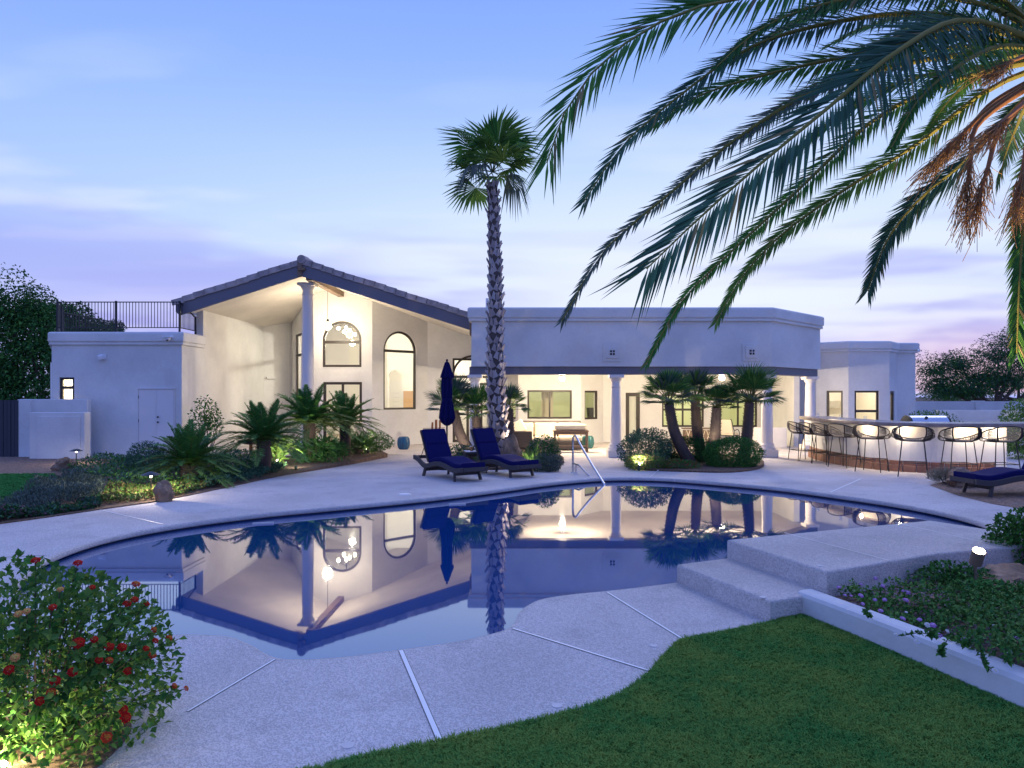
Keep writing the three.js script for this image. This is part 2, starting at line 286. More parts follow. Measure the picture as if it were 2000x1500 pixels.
const basin = thing('pool_basin', 'dark blue plastered pool shell with a black waterline tile band', 'pool shell'); basin.userData.kind = 'structure';
obj('waterline_tile', sweep(lip, [[-0.03, -0.07], [-0.028, -0.36]], true), M.poolTile, basin);
obj('basin_wall', sweep(lip, [[-0.028, -0.36], [0.1, -0.9], [0.35, -1.35]], true), M.basin, basin);
obj('basin_floor', sheet(lip, -1.34), M.basin, basin);
const water = obj('pool_water', sheet(lip, WATER), M.water); structure(water, 'still blue pool water mirroring the lit house', 'water');
for (const [px, py] of [[513, 1024], [893, 986]]) {                 // skimmer mouths in the far edge
  const p = onY(px, py, -0.1); obj('skimmer_mouth', box(0.3, 0.05, 0.03, p.x, -0.10, p.z - 0.02, Math.atan2(0.5, 2)), M.cap, basin);
}
{ const p = at(1247, 953, 15.25); obj('pool_light_lens', [cyl(0.11, 0.1, 0.03, 0, 0, 0, 20).rotateX(Math.PI / 2).translate(p.x, -0.24, p.z)], M.steel, basin); }

// raised concrete platform and step at the near right corner of the pool
const platform = thing('pool_platform', 'raised concrete diving platform with one step at the pool corner', 'platform', [2.6, 0, -6.8]);
objW('platform_block', slab([[2.17, -7.4], [2.62, -6.06], [3.34, -6.44], [3.97, -6.77], [4.9, -7.05], [5.9, -7.5], [5.28, -7.9], [4.92, -8.55]], -0.5, 0.36, 0.022), M.coping, platform);
objW('step', slab([[1.585, -7.1], [2.06, -5.83], [2.39, -5.99], [2.72, -6.2], [2.25, -7.42]], -0.5, 0.177, 0.022), M.coping, platform);
for (const [a, b] of [[[1532, 1041], [1736, 1095]], [[1748, 1021], [1958, 1068]]]) { const s = strip(onY(...a, 0.36), onY(...b, 0.36), 0.014, 0.36); objW('joint_strip', s, M.strip, platform); }
for (const [px, py, y] of [[1490, 1167, 0.177], [1600, 1105, 0.36]]) { const p = onY(px, py, y); objW('deck_cap', cyl(0.03, 0.028, 0.006, p.x, y, p.z, 20), M.cap, platform); }

// lawn in front
const lawnEdge = W2([[1566, 1201], [1504, 1218], [1400, 1240], [1336, 1252], [1304, 1276], [1272, 1312], [1240, 1340], [1200, 1366], [1050, 1410], [864, 1450], [690, 1486], [560, 1520]]);
const lawnPoly = [...curve2(lawnEdge, 60, false), [-2.2, -2.9], [-2.6, 1], [4.4, 1], [3.36, -2.9], [2.96, -4.18], [2.66, -5.2]];
structure(obj('lawn', sheet(lawnPoly, 0.005), M.turf), 'green turf lawn in front of the pool', 'lawn');
function inside(p, poly) { let c = false; for (let i = 0, j = poly.length - 1; i < poly.length; j = i++) { const [x1, z1] = poly[i], [x2, z2] = poly[j]; if ((z1 > p[1]) !== (z2 > p[1]) && p[0] < (x2 - x1) * (p[1] - z1) / (z2 - z1) + x1) c = !c; } return c; }
function grassTuft(rnd, blades, len, w) {
  const pos = [];
  for (let k = 0; k < blades; k++) {
    const a = rnd() * 6.28, b = rnd() * 6.28, x = Math.cos(b) * 0.012 * rnd(), z = Math.sin(b) * 0.012 * rnd(), l = len * (0.6 + 0.6 * rnd()), lean = 0.35 + 0.8 * rnd(), dx = Math.cos(a), dz = Math.sin(a), sx = -dz * w / 2, sz = dx * w / 2;
    const m = [x + dx * l * 0.3 * lean, l * 0.62, z + dz * l * 0.3 * lean], t = [x + dx * l * 0.8 * lean, l * (1 - 0.25 * lean), z + dz * l * 0.8 * lean];
    pos.push(x - sx, 0, z - sz, x + sx, 0, z + sz, m[0] + sx * 0.8, m[1], m[2] + sz * 0.8, x - sx, 0, z - sz, m[0] + sx * 0.8, m[1], m[2] + sz * 0.8, m[0] - sx * 0.8, m[1], m[2] - sz * 0.8, m[0] - sx * 0.8, m[1], m[2] - sz * 0.8, m[0] + sx * 0.8, m[1], m[2] + sz * 0.8, ...t);
  }
  const g = new THREE.BufferGeometry(); g.setAttribute('position', new THREE.Float32BufferAttribute(pos, 3)); g.computeVertexNormals(); return metreUV(g);
}
function scatterGrass(name, label, poly, box4, count, len, seed, keep = () => true, tint = [[0.05, 0.23, 0.05], [0.24, 0.33, 0.06]]) {
  const rnd = makeRandom(seed), im = new THREE.InstancedMesh(grassTuft(rnd, 6, len, len * 0.13), std(1, 1, 1, 0.95, { side: THREE.DoubleSide, specularIntensity: 0.1 }), count), m = new THREE.Matrix4(), q = new THREE.Quaternion(), c = new THREE.Color();
  let k = 0;
  for (let tries = 0; k < count && tries < count * 12; tries++) {
    const x = lerp(box4[0], box4[1], rnd()), z = lerp(box4[2], box4[3], rnd());
    if (!inside([x, z], poly) || !keep(x, z)) continue;
    const s = 0.75 + 0.5 * rnd(); q.setFromAxisAngle(V(0, 1, 0), rnd() * 6.28);
    im.setMatrixAt(k, m.compose(V(x, 0.004, z), q, V(s, s, s)));
    const t = clamp(0.6 * rnd() + 0.9 * (fbm(x * 5 + 20, z * 5 + 20, 3) - 0.35));
    im.setColorAt(k, c.setRGB(lerp(tint[0][0], tint[1][0], t), lerp(tint[0][1], tint[1][1], t), lerp(tint[0][2], tint[1][2], t))); k++;
  }
  im.count = k; im.name = numbered(name); im.castShadow = im.receiveShadow = true; scene.add(im); return tag(im, label, 'grass', null, 'stuff');
}
scatterGrass('grass', 'short dense green grass blades of the front lawn', lawnPoly, [-1.9, 3.4, -6.2, -2.6], 110000, 0.036, 11);

// gravel and planting beds
const leftBedPoly = [...W2([[-420, 1075], [-150, 1042], [0, 1024], [87, 1012], [195, 996], [295, 982], [375, 967], [450, 951], [525, 935], [612, 917], [700, 898], [757, 887], [745, 881], [690, 880], [600, 889], [530, 893], [430, 895], [300, 893], [215, 897], [150, 910], [100, 925], [60, 950]])].concat([[-9.8, -13.6], [-14, -12]]);
obj('planting_bed', slab(leftBedPoly, -0.12, 0.018), M.soil); structure(scene.children.at(-1), 'brown soil of the planting bed beside the left paving', 'soil');
obj('gravel', slab(W2([[-300, 925], [-300, 893], [160, 893], [215, 897], [150, 912], [90, 927]]), -0.12, 0.012), M.gravel); structure(scene.children.at(-1), 'pale gravel before the low stucco walls', 'gravel');
const leftLawnPoly = W2([[-260, 1000], [-260, 929], [105, 927], [118, 940], [60, 972], [0, 992]]);
structure(obj('side_lawn', sheet(leftLawnPoly, 0.022), M.turf), 'patch of green turf at the left edge beyond the blue shrubs', 'lawn');
scatterGrass('grass', 'short grass blades of the small turf patch beyond the planting bed', leftLawnPoly, [-17, -9.2, -17, -11], 16000, 0.06, 12, () => true, [[0.05, 0.24, 0.06], [0.08, 0.28, 0.07]]);
obj('gravel_yard', sheet([...W2([[1815, 948], [1850, 940], [1890, 938], [1990, 932]]), [17, -17], [30, -18], [30, -9], [17, -9], ...W2([[2140, 1010], [2000, 995], [1935, 984], [1870, 968]])], 0.006), M.gravel); structure(scene.children.at(-1), 'coarse tan gravel strip beside the bar', 'gravel');

// beds round the palms on the paving
function bed(name, label, pts, y = 0.02) { const o = obj(name, slab(curve2(pts, 40), -0.14, y, 0.01), M.soil); return structure(o, label, 'soil'); }
bed('palm_bed', 'soil bed at the foot of the tall palm', W2([[890, 905], [960, 915], [1030, 910], [1088, 905], [1096, 890], [1060, 882], [980, 880], [900, 885]]));
bed('shrub_bed', 'soil bed under the four small fan palms', W2([[1222, 903], [1260, 916], [1340, 920], [1420, 922], [1478, 914], [1485, 897], [1430, 888], [1330, 885], [1240, 888]]));

// planter on the right with its low wall
const wallFoot = curve2([[2.36, -6.05], [2.52, -5.6], [2.7, -5.05], [2.95, -4.2], [3.35, -2.9], [3.9, -1.2]], 24, false);
const planterWall = thing('planter_wall', 'low white stucco planter wall along the lawn', 'wall', [2.9, 0, -4.4]);
objW('wall_band', sweep(wallFoot, [[0, -0.02], [0.002, 0.165], [0.016, 0.192], [0.045, 0.203], [0.15, 0.203], [0.175, 0.19], [0.182, 0.1]].map(([o, y]) => [-o, y])), M.stucco, planterWall);
obj('planter_gravel', slab([[2.5, -6.0], [2.66, -6.1], [3.34, -6.42], [3.97, -6.75], [4.9, -7.03], [5.9, -7.45], [8.5, -7.2], [8.5, -1], [4.1, -1.2], [3.52, -2.9], [3.12, -4.2], [2.85, -5.1]], -0.1, 0.135), M.gravel); structure(scene.children.at(-1), 'purplish crushed gravel filling the raised planter', 'gravel');
{ // loose stones lying on the planter gravel
  const rnd = makeRandom(31), g = new THREE.IcosahedronGeometry(0.016, 0), im = new THREE.InstancedMesh(metreUV(flat(g)), std(1, 1, 1, 0.95, { flatShading: true }), 5200), m = new THREE.Matrix4(), c = new THREE.Color(), e = new THREE.Euler(), q = new THREE.Quaternion();
  const poly = [[2.7, -6.05], [3.97, -6.7], [4.9, -6.98], [7, -6.9], [5.2, -3.2], [3.3, -4.0], [2.95, -5.1]];
  let k = 0; while (k < 5200) { const x = lerp(2.6, 6.5, rnd()), z = lerp(-7, -3.4, rnd()); if (!inside([x, z], poly)) continue; const s = 0.5 + rnd() * 0.8; e.set(rnd() * 6, rnd() * 6, rnd() * 6); im.setMatrixAt(k, m.compose(V(x, 0.138, z), q.setFromEuler(e), V(s, s * 0.7, s))); const t = rnd(); im.setColorAt(k, c.setRGB(lerp(0.2, 0.42, t), lerp(0.15, 0.32, t), lerp(0.15, 0.30, t))); k++; }
  im.name = 'pebbles'; im.castShadow = im.receiveShadow = true; scene.add(im); tag(im, 'small crushed stones scattered over the raised planter', 'pebbles', null, 'stuff');
}
// ---------------------------------------------------------------- the house
const FL = -0.1;                                                    // floor level at the house
const house = thing('house', 'single storey white stucco house with gabled porch and flat parapet wings', 'house', [0, FL, -27]);
// a wall from plan point a to b (left to right seen from outside), with openings cut out and windows set in them
class Wall {
  constructor(a, b, y0, top, thick = 0.22) {
    this.a = a; this.b = b; this.y0 = y0; this.top = top; this.thick = thick;
    this.len = Math.hypot(b[0] - a[0], b[1] - a[1]); this.t = [(b[0] - a[0]) / this.len, (b[1] - a[1]) / this.len]; this.n = [-this.t[1], this.t[0]]; this.holes = [];
  }
  hit(px, py) {                                                     // where the line of sight through a point of the photograph meets the wall
    const d = [(px - CX) / F, -1], s = (this.n[0] * this.a[0] + this.n[1] * this.a[1]) / (this.n[0] * d[0] + this.n[1] * d[1]);
    return [(d[0] * s - this.a[0]) * this.t[0] + (d[1] * s - this.a[1]) * this.t[1], EYE - (py - CY) / F * s];
  }
  point(u, y, w = 0) { return V(this.a[0] + this.t[0] * u + this.n[0] * w, y, this.a[1] + this.t[1] * u + this.n[1] * w); }
  place(g, w = 0) { g.applyMatrix4(new THREE.Matrix4().makeBasis(V(this.t[0], 0, this.t[1]), V(0, 1, 0), V(this.n[0], 0, this.n[1])).setPosition(this.a[0] + this.n[0] * w, 0, this.a[1] + this.n[1] * w)); return g; }
  box(u0, u1, y0, y1, w0, w1) { return this.place(box(u1 - u0, y1 - y0, w1 - w0, (u0 + u1) / 2, (y0 + y1) / 2, (w0 + w1) / 2)); }
  outline(u0, u1, y0, y1, arch, P = THREE.Shape) {
    const s = new P(); s.moveTo(u0, y0); s.lineTo(u1, y0);
    if (arch) { const r = (u1 - u0) / 2; s.lineTo(u1, y1 - r); s.absarc((u0 + u1) / 2, y1 - r, r, 0, Math.PI, false); } else { s.lineTo(u1, y1); s.lineTo(u0, y1); }
    s.lineTo(u0, y0); return s;
  }
  window(px0, px1, py1, py0, o = {}) {
    const [u0] = this.hit(px0, py1), [u1] = this.hit(px1, py0); let y1 = this.hit((px0 + px1) / 2, py1)[1], y0 = this.hit((px0 + px1) / 2, py0)[1];
    if (o.floor) y0 = FL + 0.02;
    this.holes.push(this.outline(u0, u1, y0, y1, o.arch, THREE.Path));
    const w = sub(o.door ? 'door' : 'window', house), fw = (o.fw ?? 0.06) * 1.25, r = (u1 - u0) / 2, set = -0.07, dp = 0.07;
    const ring = this.outline(u0 + 0.002, u1 - 0.002, y0 + 0.002, y1 - 0.002, o.arch), inner = this.outline(u0 + fw, u1 - fw, y0 + (o.fb ?? fw), y1 - fw, o.arch, THREE.Path); ring.holes.push(inner);
    objW('frame', this.place(new THREE.ExtrudeGeometry(ring, { depth: dp, bevelEnabled: false, curveSegments: 20 }), set - dp / 2), M.frame, w);
    for (const k of o.mullions ?? []) objW('mullion', this.box(lerp(u0, u1, k) - fw * 0.45, lerp(u0, u1, k) + fw * 0.45, y0 + fw, (o.arch ? y1 - r : y1) - fw, set - dp / 2 + 0.004, set + dp / 2 - 0.004), M.frame, w);
    for (const py of o.transoms ?? []) { const y = this.hit((px0 + px1) / 2, py)[1]; objW('transom_bar', this.box(u0 + fw, u1 - fw, y - fw * 0.6, y + fw * 0.6, set - dp / 2 + 0.006, set + dp / 2 - 0.002), M.frame, w); }
    objW('pane', this.place(new THREE.ShapeGeometry(this.outline(u0 + fw * 0.8, u1 - fw * 0.8, y0 + fw * 0.8, y1 - fw * 0.8, o.arch), 20), set - 0.012), o.frost ? M.frost : M.pane, w);
    if (o.handle) { const u = o.handle > 0 ? u1 - fw * 0.5 : u0 + fw * 0.5; objW('handle', [rod(this.point(u, FL + 1.0, set + 0.04), this.point(u, FL + 1.0, set + 0.09), 0.022, 12), rod(this.point(u, FL + 1.0, set + 0.085), this.point(u - 0.11 * Math.sign(o.handle), FL + 1.0, set + 0.085), 0.011, 8), rod(this.point(u, FL + 1.16, set + 0.03), this.point(u, FL + 1.16, set + 0.06), 0.025, 12)], M.darkSteel, w); }
    if (o.arch || o.sill) objW('sill', this.box(u0 - 0.02, u1 + 0.02, y0 - 0.04, y0 - 0.003, -0.12, 0.012), M.stucco, w);
    return { u0, u1, y0, y1, part: w };
  }
  build(name = 'wall', mat = M.stucco) {
    const s = new THREE.Shape(); s.moveTo(0, this.y0); s.lineTo(this.len, this.y0);
    if (Array.isArray(this.top)) for (const [u, y] of [...this.top].reverse()) s.lineTo(u, y); else { s.lineTo(this.len, this.top); s.lineTo(0, this.top); }
    s.lineTo(0, this.y0); s.holes = this.holes;
    objW(name, this.place(new THREE.ExtrudeGeometry(s, { depth: this.thick, bevelEnabled: false, curveSegments: 20 }), -this.thick), mat, house); return this;
  }
}
const plan = (px, d) => [(px - CX) / F * d, -d];
const hAt = (py, d) => EYE - (py - CY) / F * d;
const parapet = (top, drop = 0.42) => [[-0.3, top - 0.03], [-0.02, top], [0.06, top - 0.012], [0.10, top - 0.05], [0.105, top - 0.09], [0.10, top - drop + 0.13], [0.085, top - drop + 0.105], [0.052, top - drop + 0.1], [0.052, top - drop + 0.075], [0.07, top - drop + 0.068], [0.07, top - drop + 0.012], [0.045, top - drop], [-0.01, top - drop]];

// left wing
{
  const d = 22.75, x0 = plan(101, d)[0], x1 = plan(355, d)[0], top = hAt(648, d);
  const w = new Wall([x0, -d], [x1, -d], FL, top - 0.05); w.window(116, 145, 737, 802, { mullions: [], transoms: [757] });
  w.build('wall');
  const wl = new Wall([-16.6, -25.7], [x0, -d], FL, top - 0.05); wl.build('wall');
  new Wall([-16.6, -32], [-16.6, -25.7], FL, top - 0.05).build('wall');
  new Wall([x1, -d - 0.22], [x1, -24.3], FL, top - 0.05).build('wall');                       // the side that the porch lamp lights
  objW('parapet', sweep([[-16.6, -31.9], [-16.6, -25.7], [x0, -d], [x1, -d], [x1, -24.3]], parapet(top)), M.stucco, house);
  objW('roof_deck', slab([[-16.4, -31.8], [-16.4, -25.7], [x0 + 0.1, -d - 0.15], [x1 - 0.15, -d - 0.15], [x1 - 0.15, -31.8]], top - 0.4, top - 0.2), M.ceiling, house);
  // double service door
  const dr = sub('door', house), [u0, yT] = w.hit(272, 759), [u1] = w.hit(340, 759), um = (u0 + u1) / 2;
  objW('door_leaf', w.place(box(um - u0 - 0.006, yT - FL - 0.05, 0.04, (u0 + um) / 2, (yT + FL) / 2, 0.012)), M.whitePaint, dr);
  objW('door_leaf', w.place(box(um - u0 - 0.006, yT - FL - 0.05, 0.04, (u1 + um) / 2, (yT + FL) / 2, 0.012)), M.whitePaint, dr);
  objW('door_casing', [w.box(u0 - 0.04, u1 + 0.04, yT - 0.015, yT + 0.03, 0.0, 0.055), w.box(u0 - 0.035, u0 - 0.008, FL, yT - 0.018, 0.0, 0.035), w.box(u1 + 0.008, u1 + 0.035, FL, yT - 0.018, 0.0, 0.035)], M.whitePaint, dr);
  for (const y of [1.0, 1.16]) objW('door_knob', w.place(ball(0.03, um + 0.07, y, 0.07, 12)), M.darkSteel, dr);
  for (const y of [0.2, 1.0, 1.75]) objW('hinge', w.box(u0 - 0.012, u0 + 0.004, y, y + 0.09, 0.03, 0.042), M.darkSteel, dr);
  // lamps and cameras on the wall
  const bracket = (wall, px, py, s) => { const [u, y] = wall.hit(px, py); return [wall.place(ball(0.055 * s, u, y - 0.03, 0.13, 14)), wall.place(cyl(0.06 * s, 0.05 * s, 0.03, 0, 0, 0, 16).rotateX(Math.PI / 2).translate(u + 0.03 * s, y + 0.02, 0.0)), rod(wall.point(u + 0.03 * s, y + 0.02, 0.03), wall.point(u, y - 0.02, 0.12), 0.02 * s, 8)]; };
  const cam = sub('security_camera', house); objW('housing', bracket(w, 336, 661, 1.2).map((g) => g.translate(0, 0, 0.1)), M.plasticWhite, cam); { const [u, y] = w.hit(336, 663); objW('lens', w.place(ball(0.03, u - 0.01, y - 0.05, 0.29, 10)), M.darkSteel, cam); objW('sun_shade', w.box(u - 0.16, u + 0.1, y + 0.045, y + 0.065, 0.1, 0.32), M.plasticWhite, cam); }
  const fl = sub('wall_floodlight', house); { const [u, y] = w.hit(202, 697); objW('lamp_hood', [w.place(new THREE.CylinderGeometry(0.09, 0.11, 0.1, 18, 1, false).rotateX(0.5).translate(u - 0.02, y, 0.09)), w.box(u + 0.03, u + 0.1, y - 0.09, y + 0.09, 0, 0.05)], M.plasticWhite, fl); }
  // room behind the small window
  const [a0] = w.hit(116, 760), [a1] = w.hit(145, 760), X0 = w.point(a0 - 0.4, 0).x, X1 = w.point(a1 + 0.6, 0).x;
  const ro = sub('utility_room', house); objW('room_shell', [box(X1 - X0, 3, 0.1, (X0 + X1) / 2, 1.4, -25.1), box(0.1, 3, 2.2, X0, 1.4, -24.1), box(0.1, 3, 2.2, X1, 1.4, -24.1), box(X1 - X0, 0.1, 2.2, (X0 + X1) / 2, 2.75, -24.1)], M.innerWall, ro);
  objW('cabinet_frame', [box(0.3, 1.6, 0.03, (X0 + X1) / 2 - 0.2, 1.1, -24.95), box(0.06, 1.7, 0.06, (X0 + X1) / 2 - 0.4, 1.1, -24.9), box(0.6, 0.06, 0.06, (X0 + X1) / 2 - 0.1, 1.95, -24.9)], M.whitePaint, ro);
  objW('room_light_globe', ball(0.12, (X0 + X1) / 2, 2.5, -24.1), M.globe, ro); const L = lamp(house, [0, 0, 0], 5, 4); L.position.set((X0 + X1) / 2, 2.5 - FL, -24.1 + 27);
}
// railing on the left wing's roof deck
{
  const rail = sub('roof_railing', house), yt = hAt(590, 23), yb = hAt(643.5, 22.9), pts = [[-16.45, -30], [-16.4, -25.9], [-14.75, -23], [-10.83, -23], [-10.88, -24.25]];
  for (let s = 0; s < 4; s++) {
    const a = pts[s], b = pts[s + 1], l = Math.hypot(b[0] - a[0], b[1] - a[1]), n = Math.round(l / 0.1);
    objW('top_rail', bar(V(a[0], yt, a[1]), V(b[0], s === 3 ? yt - 0.36 : yt, b[1]), 0.04, 0.03), M.iron, rail); objW('bottom_rail', bar(V(a[0], yb + 0.07, a[1]), V(b[0], yb + 0.07, b[1]), 0.032, 0.026), M.iron, rail);
    for (let i = 1; i < n; i++) { const x = lerp(a[0], b[0], i / n), z = lerp(a[1], b[1], i / n); const y2 = yt - (s === 3 ? 0.36 * i / n : 0); objW('baluster', box(0.016, y2 - yb - 0.07, 0.016, x, (y2 + yb + 0.07) / 2, z), M.iron, rail); }
    const y3 = s === 3 ? yt - 0.36 : yt; objW('railing_post', box(0.05, y3 - yb + 0.36, 0.05, b[0], (y3 + yb) / 2 - 0.14, b[1]), M.iron, rail);
  }
  objW('railing_post', box(0.05, yt - yb + 0.36, 0.05, pts[1][0] + 0.9, (yt + yb) / 2 - 0.14, -24.4), M.iron, rail);
  objW('railing_post', box(0.05, yt - yb + 0.36, 0.05, -12.87, (yt + yb) / 2 - 0.14, -23), M.iron, rail);
}
// gabled porch
const XW = plan(355, 22.75)[0], RX = -6.98, RZ = -23.3, SL = 0.32, RIDGE = 5.9;        // left wall, ridge line, front edge, slope, underside at the ridge
const under = (x) => RIDGE - SL * Math.abs(x - RX);
{
  const end = 30.1;
  new Wall([XW, -24.3], [XW, -end - 0.2], FL, under(XW) + 0.05).build('wall');
  const pBack = [-9.75, -31.0], cL = [-7.78, -27.2], cR = [plan(727, 27.2)[0], -27.2], pR = plan(835, 29.07);
  const topOf = (a, b) => { const n = 8, l = Math.hypot(b[0] - a[0], b[1] - a[1]), r = []; for (let i = 0; i <= n; i++) r.push([l * i / n, under(lerp(a[0], b[0], i / n)) + 0.04]); if ((a[0] - RX) * (b[0] - RX) < 0) { const k = (RX - a[0]) / (b[0] - a[0]); r.push([l * k, RIDGE + 0.04]); r.sort((p, q) => p[0] - q[0]); } return r; };
  const w1 = new Wall([XW, -end], pBack, FL, topOf([XW, -end], pBack)); w1.window(496, 566, 768, 866, { mullions: [0.5], floor: true, door: true }); w1.build('wall');
  { const [u, y] = w1.hit(528, 737); objW('wall_ledge', w1.box(u - 0.2, u + 0.2, y - 0.06, y + 0.02, 0, 0.1), M.stucco, house); }
  const w2 = new Wall(pBack, cL, FL, topOf(pBack, cL)); w2.window(577, 598, 650, 800, { arch: false, transoms: [692] }); w2.build('wall');
  const w3 = new Wall(cL, cR, FL, topOf(cL, cR)); w3.window(630, 706, 627, 717, { arch: true, transoms: [668], fw: 0.07 }); w3.window(631, 707, 746, 872, { floor: true, mullions: [0.5], door: true, fw: 0.08 }); w3.build('wall');
  const w4 = new Wall(cR, pR, FL, topOf(cR, pR)); w4.window(749, 813, 647, 800, { arch: true, transoms: [686], fw: 0.065 }); w4.build('wall');
  const pE = [plan(985, 29.8)[0], -29.8], w5 = new Wall(pR, pE, FL, topOf(pR, pE).map(([u, y]) => [u, Math.max(y, 2.85)]));
  w5.window(884, 962, 700, 752, { arch: false, transoms: [736], fw: 0.07 }); w5.window(884, 962, 765, 862, { floor: true, mullions: [0.38, 0.72], door: true, fw: 0.09, handle: 1 }); w5.build('wall');
  // arched head over that window
  { const a = w5.hit(884, 700), b = w5.hit(962, 700), r = (b[0] - a[0]) / 2, s = new THREE.Shape(); s.absarc((a[0] + b[0]) / 2, a[1] - r * 0.85, r * 1.02, 0.1, Math.PI - 0.1, false); s.absarc((a[0] + b[0]) / 2, a[1] - r * 0.85, r * 0.92, Math.PI - 0.1, 0.1, true); objW('window_arch', w5.place(new THREE.ExtrudeGeometry(s, { depth: 0.05, bevelEnabled: false, curveSegments: 20 }), 0.0), M.frame, house); }
  // roof: two sloped slabs, soffit painted, fascia boards, tiles along the rake
  const roof = sub('roof', house), eL = -11.07, eR = -1.0, zB = -37;
  for (const [e, s] of [[eL, -1], [eR, 1]]) {
    const l = Math.abs(e - RX), pos = (x, lift, z) => V(x, under(x) + lift, z);
    const quad = (a, b, c, d) => { const g = new THREE.BufferGeometry(); g.setAttribute('position', new THREE.Float32BufferAttribute([...a, ...b, ...c, ...a, ...c, ...d].flatMap((p) => p), 3)); g.computeVertexNormals(); return g; };
    const P = (p) => [p.x, p.y, p.z];
    objW('soffit', quad(P(pos(RX, 0, RZ - 0.05)), P(pos(e, 0, RZ - 0.05)), P(pos(e, 0, zB)), P(pos(RX, 0, zB))), M.ceiling, roof);
    objW('roof_slope', [quad(P(pos(RX, 0.24, RZ - 0.01)), P(pos(e, 0.24, RZ - 0.01)), P(pos(e, 0.24, zB)), P(pos(RX, 0.24, zB))), quad(P(pos(e, 0, RZ)), P(pos(e, 0.24, RZ)), P(pos(e, 0.24, zB)), P(pos(e, 0, zB)))], M.rooftile2, roof);
    const f0 = under(RX) - 0.19, f1 = under(e) - 0.19, sh = new THREE.Shape(); sh.moveTo(RX, f0); sh.lineTo(e - s * 0.12, under(e - s * 0.12) - 0.19); sh.lineTo(e, f1 + 0.16); sh.lineTo(e, f1 + 0.4); sh.lineTo(RX, f0 + 0.4); sh.lineTo(RX, f0);
    objW('fascia', new THREE.ExtrudeGeometry(sh, { depth: 0.06, bevelEnabled: false }).translate(0, 0, RZ), M.fascia, roof);
    const n = Math.round(l / 0.33), ang = Math.atan(SL) * -s;
    for (let i = 0; i < n; i++) {
      const c = s * (i + 0.5) * (l + 0.1) / n, x = RX + c, wob = 0.012 * Math.sin(i * 7.3 + s);
      const g = new THREE.CylinderGeometry(0.125, 0.14, 0.42, 12, 1, false, -Math.PI * 0.55, Math.PI * 1.1); g.rotateX(0); g.rotateZ(s * -Math.PI / 2); g.rotateX(Math.PI / 2 * 0); g.rotateZ(ang * 1 - 0.05 * s);
      objW('rake_tile', [box(0.40, 0.05, 0.34, 0, 0, 0, 0, 0.012).rotateZ(ang + 0.05 * s).translate(x, under(x) + 0.355 + wob, RZ - 0.09), box(0.40, 0.19, 0.035, 0, 0, 0, 0, 0.012).rotateZ(ang + 0.05 * s).translate(x, under(x) + 0.285 + wob, RZ + 0.085)], i % 3 ? M.rooftile : M.rooftile2, roof);
    }
    for (let r = 0; r < 14; r++) { const z = RZ - 0.4 - r * 0.95; for (let i = 0; i < 1; i++) objW('tile_course', bar(pos(RX + s * 0.1, 0.28, z), pos(e, 0.28, z), 0.2, 0.07), r % 2 ? M.rooftile : M.rooftile2, roof); }
  }
  for (let i = 0; i < 12; i++) objW('ridge_tile', new THREE.CylinderGeometry(0.14, 0.155, 0.5, 14).rotateX(Math.PI / 2 + 0.03).translate(RX, RIDGE + 0.36, RZ - 0.12 - i * 0.46), i % 2 ? M.rooftile : M.rooftile2, roof);
  objW('ridge_cap_end', [cyl(0.11, 0.13, 0.1, RX, RIDGE - 0.02, RZ + 0.1, 14), bar(V(RX - 0.06, RIDGE - 0.2, RZ + 0.09), V(RX - 0.06, RIDGE + 0.32, RZ + 0.09), 0.14, 0.05)], M.timber, roof);
  objW('ridge_beam', bar(V(-6.75, RIDGE - 0.19, RZ + 0.02), V(-6.68, RIDGE - 0.19, -27.2), 0.22, 0.26), M.timber, roof);
  objW('outrigger', [box(0.2, 0.42, 0.5, plan(924, 23.2)[0], hAt(643, 23.2), -23.2, 0, 0.02)], M.timber, roof);
  objW('eave_gutter', bar(V(eL - 0.02, under(eL) + 0.1, RZ - 0.2), V(eL - 0.02, under(eL) + 0.1, -30), 0.12, 0.16), M.fascia, roof);
}
function column(x, z, y0, y1, r) {
  const c = sub('column', house), h = y1 - y0;
  objW('plinth', [box(r * 3.0, 0.24, r * 3.0, x, y0 + 0.12, z, 0, 0.012)], M.column, c);
  objW('shaft', lathe([[r * 1.42, 0.24], [r * 1.45, 0.27], [r * 1.42, 0.31], [r * 1.22, 0.335], [r * 1.2, 0.36], [r * 1.26, 0.385], [r * 1.2, 0.41], [r * 1.06, 0.43], [r, 0.47], [r * 0.98, h * 0.4], [r * 0.82, h - 0.42], [r * 0.80, h - 0.4], [r * 0.9, h - 0.39], [r * 0.9, h - 0.355], [r * 0.8, h - 0.35], [r * 0.8, h - 0.22], [r * 0.92, h - 0.19], [r * 1.02, h - 0.16], [r * 1.12, h - 0.1]], 36).translate(x, y0, z), M.column, c);
  objW('capital', box(r * 2.55, 0.1, r * 2.55, x, y1 - 0.05, z, 0, 0.01), M.column, c);
}
column(plan(601, 23.9)[0], -23.9, FL, RIDGE - 0.32, 0.215);
